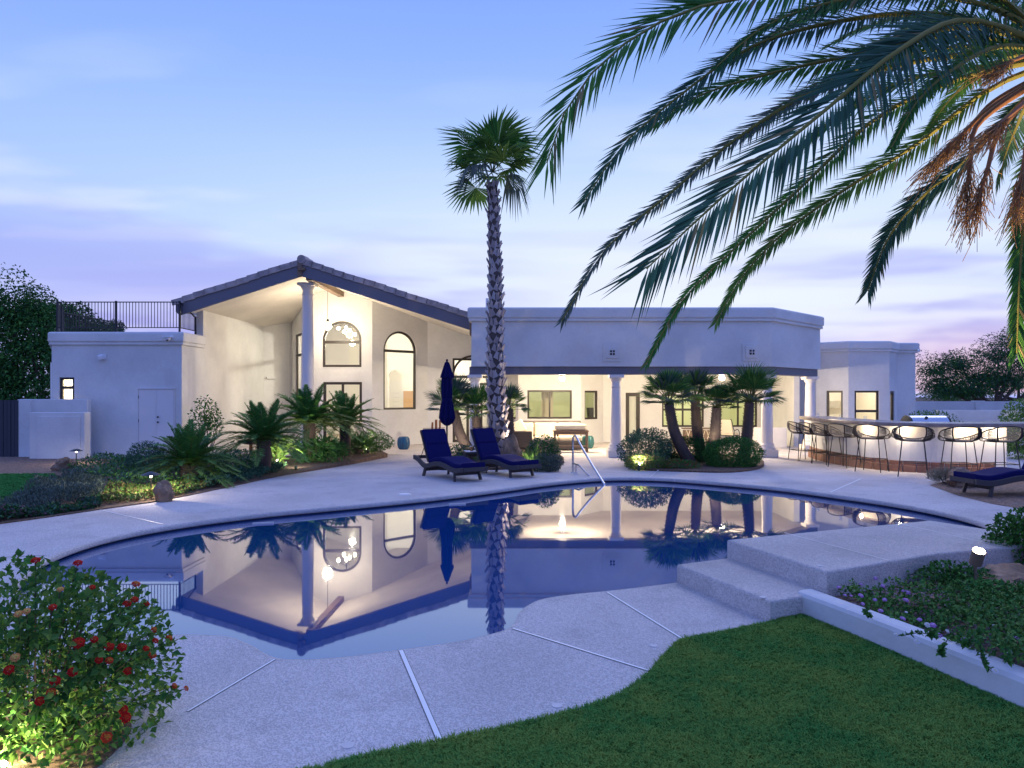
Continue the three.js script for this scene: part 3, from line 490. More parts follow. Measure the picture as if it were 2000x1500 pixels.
// covered patio on the right
const CB = 2.5, CS = 2.75, CT = 4.6;                                // beam underside, stucco underside, parapet top
{
  const path = [[-1.44, -30], [-1.44, -22.4], [plan(1508, 22.4)[0], -22.4], [10.6, -25.03], [10.6, -34]];
  const body = [[-0.02, CT - 0.4], [0, CS], [-0.28, CS]];
  objW('patio_parapet_wall', sweep(path, body), M.stucco, house); objW('parapet', sweep(path, parapet(CT, 0.44)), M.stucco, house);
  objW('patio_ceiling', slab([[-1.4, -34], [-1.4, -22.5], [7.92, -22.5], [10.5, -25.1], [10.5, -34]], CS + 0.002, CS + 0.12), M.ceiling, house);
  objW('patio_roof', slab([[-1.4, -34], [-1.4, -22.6], [7.9, -22.6], [10.45, -25.2], [10.45, -34]], CT - 0.5, CT - 0.3), M.ceiling, house);
  const bp = [[-1.5, -22.55], [7.9, -22.55], [10.42, -25.05]];
  objW('patio_beam', sweep(bp, [[-0.3, CS - 0.003], [-0.3, CB], [0.08, CB], [0.08, CS - 0.003]]), M.fascia, house);
  for (const [px, d] of [[928, 22.6], [1203, 22.6], [1498, 22.6], [1582, 24.85]]) column(plan(px, d)[0], -d, FL, CB - 0.004, 0.18);
  // back wall of the patio: a shallow bay with a serving window, a glass door and wide windows
  const A = [plan(985, 29.8)[0], -29.8], B = plan(1012, 28.7), C = plan(1135, 28.7), D = plan(1178, 29.8), E = [10.5, -29.8];
  const yT = CS + 0.03;
  const wa = new Wall(A, B, FL, yT); wa.window(991, 1007, 764, 818); wa.build('wall');
  const wb = new Wall(B, C, FL, yT); const sv = wb.window(1030, 1117, 762, 818, { mullions: [0.5] }); wb.build('wall');
  objW('serving_shelf', wb.box(0.02, wb.len - 0.05, sv.y0 - 0.13, sv.y0 - 0.07, 0.002, 0.42), M.granite, house);
  for (const k of [0.18, 0.5, 0.82]) objW('shelf_bracket', wb.box(wb.len * k - 0.03, wb.len * k + 0.03, sv.y0 - 0.36, sv.y0 - 0.133, 0.002, 0.3), M.stucco, house);
  const wc = new Wall(C, D, FL, yT); wc.window(1142, 1168, 763, 819); wc.build('wall');
  const wd = new Wall(D, E, FL, yT);
  wd.window(1222, 1250, 767, 866, { floor: true, door: true, fw: 0.12, frost: true, handle: 1 });
  wd.window(1293, 1375, 770, 834, { mullions: [0.5], transoms: [800], fw: 0.06 }); wd.window(1405, 1479, 770, 834, { mullions: [0.5], fw: 0.06 });
  wd.build('wall');
  new Wall([10.5, -29.9], [10.5, -27.2], FL, CS).build('wall');
  // ceiling floodlights
}
// kitchen bay on the far right
{
  const A = [10.75, -28.75], B = [plan(1657, 27)[0], -27], C = [plan(1737, 27)[0], -27], D = [14.8, -27.9], E = [plan(1788, 27.9)[0], -27.9], T = hAt(666, 27), Fz = [E[0], -33];
  const wa = new Wall(A, B, FL, T - 0.05); wa.window(1614, 1646, 763, 822); wa.build('wall');
  const wb = new Wall(B, C, FL, T - 0.05); wb.window(1669, 1717, 763, 832, { transoms: [803] }); wb.build('wall');
  const wc = new Wall(C, D, FL, T - 0.05); wc.window(1738.5, 1747, 764, 832); wc.build('wall');
  new Wall(D, E, FL, T - 0.05).build('wall'); new Wall([E[0], E[1] - 0.22], Fz, FL, T - 0.05).build('wall');
  objW('parapet', sweep([A, B, C, D, E, Fz], parapet(T, 0.4)), M.stucco, house);
  objW('kitchen_roof', slab([[10.6, -33], A, [B[0], -27.1], [C[0], -27.1], [D[0], -28], [E[0] - 0.1, -28], [E[0] - 0.1, -33]], T - 0.5, T - 0.3), M.ceiling, house);
  const k = sub('kitchen', house);
  objW('room_shell', [box(5, 3.2, 0.1, 13.1, 1.5, -32.2), box(0.1, 3.2, 4, 10.75, 1.5, -30.8), box(0.1, 3.2, 4.3, 15.2, 1.5, -30.2), slab([[10.7, -32.3], [10.7, -28.9], [12.5, -27.25], [14, -27.25], [14.7, -28.1], [15.2, -28.1], [15.2, -32.3]], 2.7, 2.8)], M.innerWall, k);
  objW('kitchen_floor', slab([[10.7, -32.3], [10.7, -28.9], [12.5, -27.25], [14, -27.25], [14.7, -28.1], [15.2, -28.1], [15.2, -32.3]], FL - 0.02, FL + 0.02), M.innerFloor, k);
  objW('wall_cabinet', [box(2.2, 0.75, 0.35, 13.4, 1.95, -31.95), box(2.3, 0.9, 0.6, 13.4, FL + 0.45, -31.8)], M.whitePaint, k); objW('range_hood', [box(0.7, 0.3, 0.4, 13.9, 1.45, -31.9)], M.steel, k);
  objW('wall_clock', cyl(0.16, 0.16, 0.03, 0, 0, 0, 24).rotateX(Math.PI / 2).translate(12.1, 1.95, -32.1), M.iron, k);
  objW('room_light_globe', ball(0.16, 13, 2.45, -30), M.globe, k); const L = lamp(house, [13, 2.45 - FL, -30 + 27], 11, 6); L.name = 'kitchen_glow';
  const cam = sub('security_camera', house); objW('housing', [cyl(0.05, 0.06, 0.05, E[0] + 0.02, T - 0.3, E[1] + 0.18, 12), ball(0.055, E[0] + 0.02, T - 0.32, E[1] + 0.2, 12)], M.plasticWhite, cam);
}
// the great room behind the porch and the rooms behind the patio wall
{
  const g = sub('great_room', house);
  objW('room_shell', [box(9.3, 6.2, 0.12, -5.4, 2.9, -35.9), box(0.12, 6, 5, -9.9, 2.9, -33.4), box(0.12, 6, 6, -1.25, 2.9, -32.9)], M.innerWall, g);
  objW('room_floor', slab([[-9.9, -36], [-9.7, -31.1], [-7.78, -27.45], [-5.5, -27.45], [-3.7, -29.3], [-1.2, -29.9], [-1.2, -36]], FL - 0.02, FL + 0.02), M.innerFloor, g);
  { // inner screen wall with arched openings, seen through the tall window
    const s = new THREE.Shape(); s.moveTo(-6.0, FL); s.lineTo(-1.3, FL); s.lineTo(-1.3, 5.0); s.lineTo(-6.0, 5.0); s.lineTo(-6, FL);
    for (const [c, r, y] of [[-5.62, 0.32, 2.7], [-3.9, 0.42, 3.1]]) { const p = new THREE.Path(); p.moveTo(c - r, FL + 0.02); p.lineTo(c + r, FL + 0.02); p.lineTo(c + r, y); p.absarc(c, y, r, 0, Math.PI, false); p.lineTo(c - r, FL + 0.02); s.holes.push(p); }
    objW('arched_screen', new THREE.ExtrudeGeometry(s, { depth: 0.3, bevelEnabled: false }).translate(0, 0, -33.4), M.innerWall, g);
    objW('inner_door', box(0.62, 2.15, 0.06, -4.93, FL + 1.07, -33.05), M.doorWood, g);
    for (let i = 0; i < 9; i++) objW('shutter_slat', box(0.3, 0.03, 0.03, -5.62, 0.35 + i * 0.2, -33.3), M.whitePaint, g);
  }
  const globes = [[661, 641, 28.5], [683, 645, 28.7], [693, 653, 28.3], [672, 648, 29.1], [676, 640, 28.9]].map((p) => at(...p)), hub = at(677, 628, 28.7);
  objW('chandelier_stem', rod(hub, hub.clone().setY(RIDGE - 0.1), 0.015), M.iron, g);
  globes.forEach((p) => objW('chandelier_globe', ball(0.06, p.x, p.y, p.z), M.bulb, g)); objW('chandelier_arm', globes.map((p) => rod(hub, p.clone().add(V(0, 0.055, 0)), 0.008, 5)), M.iron, g);
  for (const [x, y, z, i] of [[-6.8, 4.0, -29.6, 19], [-3.2, 4.0, -34.6, 9], [-3.0, 3.0, -31.4, 7]]) { const L = lamp(house, [x, y - FL, z + 27], i, 6, new THREE.Color(1, 0.93, 0.80)); L.name = 'room_glow'; objW('room_light_globe', ball(0.12, x, y, z), M.globe, g); }
  const b = sub('back_rooms', house);
  objW('room_shell', [box(11.6, 2.9, 0.1, 4.7, 1.3, -34), box(0.1, 2.9, 4.2, -1.05, 1.3, -32), box(0.1, 2.9, 4.2, 4.9, 1.3, -32), box(0.1, 2.9, 4.2, 10.35, 1.3, -32)], M.innerGreen, b);
  objW('room_floor', slab([[-1, -34], [-1, -30], [0.1, -28.9], [2.5, -28.9], [3.5, -30], [10.4, -30], [10.4, -34]], FL - 0.02, FL + 0.02), M.innerFloor, b);
  objW('window_shade', [box(2.2, 0.35, 0.03, 7.0, 2.5, -30.2), box(0.5, 1.6, 0.03, 1.3, 1.5, -31)], M.cream, b);
  objW('planter_pot', [cyl(0.16, 0.2, 0.42, 3.15, 0.9, -30.5, 16)], M.darkSteel, b); objW('side_counter', box(0.6, 0.95, 0.5, 3.2, FL + 0.47, -30.55), M.whitePaint, b);
  for (const [x, z, i] of [[1.5, -31.5, 9], [7.4, -31.8, 13]]) { objW('room_light_globe', ball(0.11, x, 2.55, z), M.globe, b); const L = lamp(house, [x, 2.55 - FL, z + 27], i, 6, new THREE.Color(1, 0.93, 0.7)); L.name = 'room_glow'; }
}
// stucco vents on the parapet wall
for (const [px, py] of [[1195, 689], [1467, 688]]) {
  const v = sub('wall_vent', house), p = at(px, py, 22.39);
  objW('vent_plate', [box(0.56, 0.56, 0.03, p.x, p.y, -22.388, 0, 0.008), box(0.36, 0.36, 0.05, p.x, p.y, -22.365, 0, 0.01)], M.stucco, v);
  objW('vent_hole', box(0.15, 0.15, 0.02, p.x + 0.01, p.y, -22.336), M.iron, v);
  objW('vent_slat', [box(0.15, 0.02, 0.02, p.x + 0.01, p.y, -22.322), box(0.02, 0.15, 0.02, p.x + 0.01, p.y, -22.322)], M.whitePaint, v);
}
// hanging globe in the porch and floodlights under the patio ceiling
{
  const p = at(640, 637, 25.6), top = RIDGE - 0.3, g = thing('pendant_lamp', 'glowing globe pendant hanging from the porch ridge beam', 'lamp', p);
  obj('globe', ball(0.14, 0, 0, 0, 20), M.globe, g); obj('cable', rod(V(0, 0.15, 0), V(0, top - p.y, 0), 0.008, 6), M.iron, g); obj('socket', cyl(0.05, 0.035, 0.1, 0, 0.15, 0, 12), M.iron, g); lamp(g, [0, 0, 0], 17, 8);
}
[[1098, 739, 25], [1410, 738, 24.4]].forEach(([px, py, d], i) => {
  const p = at(px, py, d), g = thing('ceiling_floodlight', i ? 'bright floodlight under the patio ceiling behind the fan palms' : 'bright floodlight under the patio ceiling before the serving window', 'lamp', [p.x, p.y, p.z], 0, 'floodlights under the patio ceiling');
  obj('bulb', ball(0.095, 0, 0, 0, 16), M.bulb, g); obj('hood', [cyl(0.09, 0.06, 0.09, 0, 0.05, 0, 16), cyl(0.04, 0.07, CS - p.y - 0.14, 0, 0.14, 0, 12)], M.plasticWhite, g); lamp(g, [0, -0.01, 0], 46, 4);
});
// // ---------------------------------------------------------------- yard walls, gate
{
  const f = thing('utility_wall', 'low stucco screen wall with a recessed front standing before the left wing', 'wall', plan(110, 20.8).length ? [plan(110, 20.8)[0], -0.1, -20.8] : 0);
  const a = plan(57, 20.8)[0], b = plan(165, 20.8)[0]; objW('wall_block', box(b - a, 1.5, 0.3, (a + b) / 2, 0.6, -20.95, 0, 0.02), M.stucco, f); objW('wall_panel', box(b - a - 0.35, 1.36, 0.03, (a + b) / 2 + 0.06, 0.56, -20.79, 0, 0.006), M.stucco, f);
  const h = thing('yard_wall', 'taller stucco yard wall beside the dark gate', 'wall', [plan(100, 22.2)[0], -0.1, -22.2]); const c = plan(38, 22.2)[0], e = plan(171, 22.2)[0];
  objW('wall_block', box(e - c, 1.86, 0.22, (c + e) / 2, 0.8, -22.3, 0, 0.02), M.stucco, h); objW('wall_pier', box(0.4, 1.84, 0.3, c + 0.2, 0.8, -22.24, 0, 0.02), M.stucco, h);
  const gt = thing('side_gate', 'dark blue metal gate of upright boards at the left edge', 'gate', [plan(10, 22.1)[0], -0.1, -22.1]); const g0 = plan(-60, 22.1)[0], g1 = plan(37, 22.1)[0];
  for (let i = 0; i < 13; i++) { const w = (g1 - g0) / 13; objW('gate_board', box(w - 0.015, 1.8, i % 2 ? 0.03 : 0.05, g0 + w * (i + 0.5), 0.8, -22.1), M.gate, gt); }
  objW('gate_rail', [box(g1 - g0, 0.06, 0.06, (g0 + g1) / 2, 0.3, -22.17), box(g1 - g0, 0.06, 0.06, (g0 + g1) / 2, 1.5, -22.17)], M.gate, gt);
  const bw = thing('block_wall', 'long pale block boundary wall behind the bar', 'wall', [24, -0.1, -33]); objW('wall_face', box(20, 1.7, 0.2, 25.4, 0.72, -33), M.stucco, bw); for (let i = 0; i < 5; i++) objW('wall_pilaster', box(0.42, 1.74, 0.34, 17.6 + i * 3.6, 0.73, -32.97), M.stucco, bw);
  const lw = thing('low_wall', 'lower pale wall in front of the boundary wall', 'wall', [18.5, -0.1, -27.5]); const l0 = plan(1830, 27.5)[0], l1 = plan(1958, 27.5)[0]; objW('wall_face', box(l1 - l0, 1.4, 0.2, (l0 + l1) / 2, 0.58, -27.5, 0, 0.01), M.stucco, lw);
  objW('wall_return', box(0.2, 1.4, 4, l1 + 0.1, 0.58, -25.6, 0, 0.01), M.stucco, lw);
}
// ---------------------------------------------------------------- bar, stools, grill
const barFace = curve2([[1582, 892], [1600, 898.5], [1630, 905.5], [1675, 912.5], [1750, 920.5], [1825, 924], [1900, 925], [1966, 924.5]].map(([a, b]) => { const p = gnd(a, b); return [p.x, p.z]; }), 40, false);
const barEnd = barFace.at(-1), BY = -0.05;
{
  const bar = thing('bar_counter', 'curved stucco outdoor bar with granite top and clay tile kick', 'bar', [barFace[20][0], BY, barFace[20][1]]);
  const body = [...barFace, [barEnd[0] + 0.05, barEnd[1] - 1.2]];
  objW('bar_face', sweep(body, [[-0.02, 1.13], [0, 1.12], [0, -0.12]]), M.stucco, bar);
  objW('bar_back', sweep(body.slice(0, -1), [[-0.5, 1.13], [-0.5, -0.12]]), M.stucco, bar);
  const top = [...barFace, [barEnd[0] + 1.2, barEnd[1] - 0.12], [barEnd[0] + 2.4, barEnd[1] - 0.4]];
  objW('counter_top', sweep(top, [[-0.6, 1.128], [-0.62, 1.14], [-0.62, 1.185], [-0.6, 1.195], [0.30, 1.195], [0.325, 1.188], [0.33, 1.17], [0.325, 1.105], [0.305, 1.092], [0.29, 1.128], [-0.6, 1.128]]), M.granite, bar);
  objW('counter_support', box(0.3, 1.2, 0.5, barEnd[0] + 2.2, 0.5, barEnd[1] - 0.5), M.stucco, bar);
  for (let i = 0; i < 19; i++) for (let r = 0; r < 2; r++) {
    const seg = barFace.slice(i * 2, i * 2 + 3); if (seg.length < 3) continue;
    const o = r ? 0.018 : 0.06, y0 = r ? 0.135 : -0.1, y1 = r ? 0.24 : 0.13, sh = (p, q, k) => [lerp(p[0], q[0], k), lerp(p[1], q[1], k)];
    const s2 = [sh(seg[0], seg[1], 0.04), seg[1], sh(seg[1], seg[2], 0.96)];
    objW('kick_tile', sweep(s2, [[-0.01, y1], [o - 0.006, y1], [o, y1 - 0.006], [o, y0]]), M.clayTile, bar);
  }
  for (const px of [1702, 1768, 1878, 1945]) {                                         // small lamps under the overhang
    let best = 0; barFace.forEach((p, i) => { const d = Math.abs(CX + p[0] / -p[1] * F - px), e = Math.abs(CX + barFace[best][0] / -barFace[best][1] * F - px); if (d < e) best = i; });
    const p = barFace[best], q = barFace[Math.min(barFace.length - 1, best + 1)], b = barFace[Math.max(0, best - 1)], l = Math.hypot(q[0] - b[0], q[1] - b[1]), n = [-(q[1] - b[1]) / l, (q[0] - b[0]) / l];
    const x = p[0] + n[0] * 0.2, z = p[1] + n[1] * 0.2; objW('puck_light', cyl(0.035, 0.04, 0.016, x, 1.108, z, 16), M.globe, bar);
    const L = lamp(bar, [x - bar.position.x, 1.085 - bar.position.y, z - bar.position.z], 1.8, 2); L.name = 'puck_glow';
  }
}
{ // grill on its own masonry stand behind the bar
  const g = thing('gas_grill', 'stainless barbecue grill with rounded hood behind the bar', 'grill', at(1808, 826, 18.9).setY(-0.1));
  obj('grill_stand', box(1.5, 1.0, 0.7, 0, 0.5, 0, 0, 0.01), M.stucco, g);
  obj('hood', new THREE.CylinderGeometry(0.3, 0.3, 0.95, 24, 1, false, -0.2, Math.PI * 0.62).rotateZ(Math.PI / 2).rotateX(-0.25).translate(0, 1.12, 0.0), M.steel, g);
  for (const s of [-1, 1]) obj('hood_end', cyl(0.305, 0.305, 0.05, 0, -0.025, 0, 24).rotateZ(Math.PI / 2).translate(s * 0.5, 1.12, 0), M.darkSteel, g);
  obj('hood_handle', [rod(V(-0.35, 1.2, 0.36), V(0.35, 1.2, 0.36), 0.014), rod(V(-0.3, 1.2, 0.28), V(-0.3, 1.2, 0.36), 0.01), rod(V(0.3, 1.2, 0.28), V(0.3, 1.2, 0.36), 0.01)], M.steel, g);
  obj('thermometer', cyl(0.04, 0.04, 0.02, 0, 0, 0, 16).rotateX(1.2).translate(-0.1, 1.36, 0.2), M.darkSteel, g); obj('control_panel', box(0.95, 0.12, 0.05, 0, 1.03, 0.34, 0, 0.01), M.steel, g);
}
{
  const g = thing('bar_stool', 'x', 'bar stool', [0, 0, 0], 0, 'bar stools along the bar');
  // the shell: lower hoop at the seat, upper rim rising to the back (+z is the back)
  const low = (a) => V(0.25 * Math.sin(a), 0.775, 0.24 * Math.cos(a)), rim = (a) => { const c = (1 + Math.cos(a)) / 2; return V(0.42 * Math.sin(a) * (0.88 + 0.12 * c), 0.80 + 0.31 * c ** 0.9, 0.30 * Math.cos(a) + 0.06 * c); };
  const ringOf = (f) => Array.from({ length: 28 }, (_, i) => f(i / 28 * Math.PI * 2));
  obj('seat_hoop', tube(ringOf(low), 0.011, 6, 56, true), M.blackMetal, g); obj('back_rim', tube(ringOf(rim), 0.013, 6, 64, true), M.blackMetal, g);
  const str = [], mix = (a, k) => low(a).lerp(rim(a), k).add(V(Math.sin(a) * 0.075, -0.035, Math.cos(a) * 0.05).multiplyScalar(4 * k * (1 - k))), bow = (a, b, r) => tube([0, 0.25, 0.5, 0.75, 1].map((k) => mix(lerp(a, b, k), k)), r, 5, 8);
  for (const s of [-1, 1]) {
    for (let i = 0; i < 9; i++) { const a = s * (0.68 + i * 0.06), b = s * (0.66 + i * 0.05); str.push(bow(a, b, 0.006)); }
    for (let i = 0; i < 5; i++) { const k = 0.62 + i * 0.085; str.push(tube([0.7, 1.1, 1.5, 1.9, 2.3].map((a) => mix(s * a, k)), 0.006, 5, 14)); }
    for (let i = 0; i < 3; i++) { const k = 0.06 + i * 0.08; str.push(tube([0.7, 1.1, 1.5, 1.9, 2.3].map((a) => mix(s * a, k)), 0.006, 5, 14)); }
    for (let i = 0; i < 6; i++) { const a = s * (2.0 + i * 0.12); str.push(bow(a, a, 0.006)); }
    str.push(bow(s * 0.64, s * 0.62, 0.013));
  }
  obj('woven_sides', str, M.rope, g);
  const pos = [], N = 10, K = 6, q = (i, j) => mix(-0.62 + 1.24 * i / N, 0.02 + 0.96 * j / K);
  for (let i = 0; i < N; i++) for (let j = 0; j < K; j++) pos.push(...[q(i, j), q(i + 1, j), q(i + 1, j + 1), q(i, j), q(i + 1, j + 1), q(i, j + 1)].flatMap((v) => v.toArray()));
  const bp = new THREE.BufferGeometry(); bp.setAttribute('position', new THREE.Float32BufferAttribute(pos, 3)); bp.computeVertexNormals(); obj('back_panel', bp, M.sling, g);
  obj('seat', [new THREE.CylinderGeometry(0.24, 0.245, 0.035, 28).scale(1, 1, 0.9).translate(0, 0.785, 0)], M.wicker, g);
  for (const sx of [-1, 1]) for (const sz of [-1, 1]) obj('leg', rod(V(sx * 0.21, 0.775, sz * 0.19), V(sx * 0.285, 0, sz * 0.265), 0.011, 8), M.blackMetal, g);
  const fr = [[-1, -1], [1, -1], [1, 1], [-1, 1]].map(([a, b]) => V(a * 0.262, 0.3, b * 0.243)); obj('footrest', fr.map((p, i) => rod(p, fr[(i + 1) % 4], 0.009, 8)), M.blackMetal, g);
  const spots = [[1566, 899, -1.45, 'bar stool farthest from the grill, first at the deep end of the bar'], [1590, 902, -1.4, 'second bar stool from the deep end of the bar'], [1616, 907, -1.3, 'third bar stool from the deep end of the bar'], [1650, 913, -1.15, 'fourth bar stool from the deep end, just before the bar curves'], [1703, 921, -0.8, 'fifth bar stool from the deep end of the bar'], [1783, 930, -0.5, 'bar stool seen squarely from behind, below the grill'], [1873, 932, -0.15, 'bar stool second nearest the free end of the bar, above the lounger cushion'], [1953, 933, 0.0, 'bar stool at the free end of the bar behind the single lounger']];
  spots.forEach(([px, py, turn, label], i) => { const p = gnd(px, py), s = i ? g.clone() : g; if (i) { s.name = numbered('bar_stool'); scene.add(s); } s.userData = { ...g.userData, label: 'black woven ' + label }; s.position.copy(p); s.rotation.y = turn; s.scale.setScalar(1.05); });
}
[[1598, 17.2 + 3.6, 'glass tumbler standing nearest the deep end of the bar top'], [1642, 19.3, 'glass tumbler in the middle of the bar top before the narrow kitchen window'], [1690, 18.2, 'glass tumbler on the bar top before the wide kitchen window']].forEach(([px, d, label]) => {
  const p = at(px, 800, d), g = thing('drinking_glass', label, 'glass', [p.x, 1.196, p.z], 0, 'glasses on the bar'); obj('tumbler', lathe([[0.03, 0], [0.036, 0.005], [0.04, 0.13], [0.036, 0.13], [0.033, 0.012], [0, 0.012]], 16), M.clear, g);
});

// ---------------------------------------------------------------- loungers, umbrella, table
function waveY(x) { return 0.315 + 0.05 * Math.cos((x - 0.95) * 4.2) * smooth(-0.2, 0.3, x) + 0.12 * smooth(0.35, -0.2, x) + 0.02 * smooth(1.5, 1.95, x); }
function band(x0, x1, t0, t1, width, z = 0, bevel = 0) {                                  // a strip that follows the wave of the lounger, t0..t1 above it
  const s = new THREE.Shape(), n = 22; for (let i = 0; i <= n; i++) { const x = lerp(x0, x1, i / n); s[i ? 'lineTo' : 'moveTo'](x, waveY(x) + t0); } for (let i = n; i >= 0; i--) { const x = lerp(x0, x1, i / n); s.lineTo(x, waveY(x) + t1); }
  return new THREE.ExtrudeGeometry(s, { depth: width - 2 * bevel, bevelEnabled: bevel > 0, bevelSize: bevel, bevelThickness: bevel, bevelOffset: -bevel * 0.4, bevelSegments: 3 }).translate(0, 0, z - width / 2 + bevel);
}
function lounger(label, p, turn) {
  const g = thing('sun_lounger', label, 'sun lounger', p, turn, 'wicker sun loungers by the pool'), w = 0.70;
  for (const s of [-1, 1]) obj('side_rail', band(-0.22, 1.92, -0.07, 0.02, 0.07, s * (w / 2 - 0.035), 0.012), M.wicker, g);
  obj('deck_slats', [band(0.42, 1.9, -0.03, 0.0, w - 0.15), band(1.86, 1.93, -0.068, 0.018, w - 0.15), band(-0.23, -0.16, -0.06, 0.015, w - 0.15)], M.wicker, g);
  for (const x of [0.28, 1.56]) {
    const top = waveY(x) - 0.055, pan = new THREE.Shape([[-w / 2 + 0.03, top], [w / 2 - 0.03, top], [w / 2 - 0.06, 0.13], [-w / 2 + 0.06, 0.13]].map(([a, b]) => new THREE.Vector2(a, b)));
    obj('leg_panel', new THREE.ExtrudeGeometry(pan, { depth: 0.05, bevelEnabled: false }).rotateY(Math.PI / 2).translate(x, 0, 0), M.wicker, g);
    for (const s of [-1, 1]) obj('leg', bar(V(x + 0.03, top + 0.01, s * (w / 2 - 0.05)), V(x + (x < 1 ? -0.03 : 0.09), 0, s * (w / 2 - 0.02)), 0.055, 0.055), M.wicker, g);
  }
  obj('seat_cushion', band(0.44, 1.88, 0.012, 0.10, w - 0.1, 0, 0.035), M.blue, g);
  for (const x of [0.46, 0.9, 1.34, 1.85]) obj('seam_piping', tube([-0.28, -0.14, 0, 0.14, 0.28].map((z) => [x, waveY(x) + 0.104 + (x > 1.8 || x < 0.5 ? -0.012 : 0), z]), 0.006, 5, 8), M.canvas, g);
  const b0 = V(0.47, waveY(0.47) + 0.10, 0), dir = V(-0.46, 0.89, 0).normalize(), nrm = V(0.89, 0.46, 0).normalize();
  obj('back_cushion', [new RoundedBoxGeometry(0.09, 0.40, w - 0.1, 4, 0.04).rotateZ(Math.atan2(0.46, 0.89)).translate(b0.x + dir.x * 0.19, b0.y + dir.y * 0.19, 0), new RoundedBoxGeometry(0.09, 0.40, w - 0.1, 4, 0.04).rotateZ(Math.atan2(0.46, 0.89)).translate(b0.x + dir.x * 0.565, b0.y + dir.y * 0.565, 0)], M.blue, g);
  const bk = (k, o) => V(b0.x + dir.x * k - nrm.x * o, b0.y + dir.y * k - nrm.y * o, 0);
  obj('back_frame', [-1, 1].map((s) => bar(bk(-0.02, 0.075).setZ(s * (w / 2 - 0.06)), bk(0.76, 0.075).setZ(s * (w / 2 - 0.06)), 0.04, 0.04)).concat([box(0.04, 0.04, w - 0.1, bk(0.76, 0.075).x, bk(0.76, 0.075).y, 0), bar(bk(0.05, 0.07), bk(0.74, 0.07), 0.5, 0.03)]), M.wicker, g);
  for (const k of [0.375, 0.77]) obj('seam_piping', tube([-0.29, -0.15, 0, 0.15, 0.29].map((z) => bk(k, -0.043).setZ(z)), 0.006, 5, 8), M.canvas, g);
  obj('prop_strut', [-1, 1].map((s) => rod(bk(0.42, 0.09).setZ(s * 0.26), V(-0.02, waveY(0) - 0.0, s * 0.26), 0.009, 6)), M.blackMetal, g);
  return g;
}
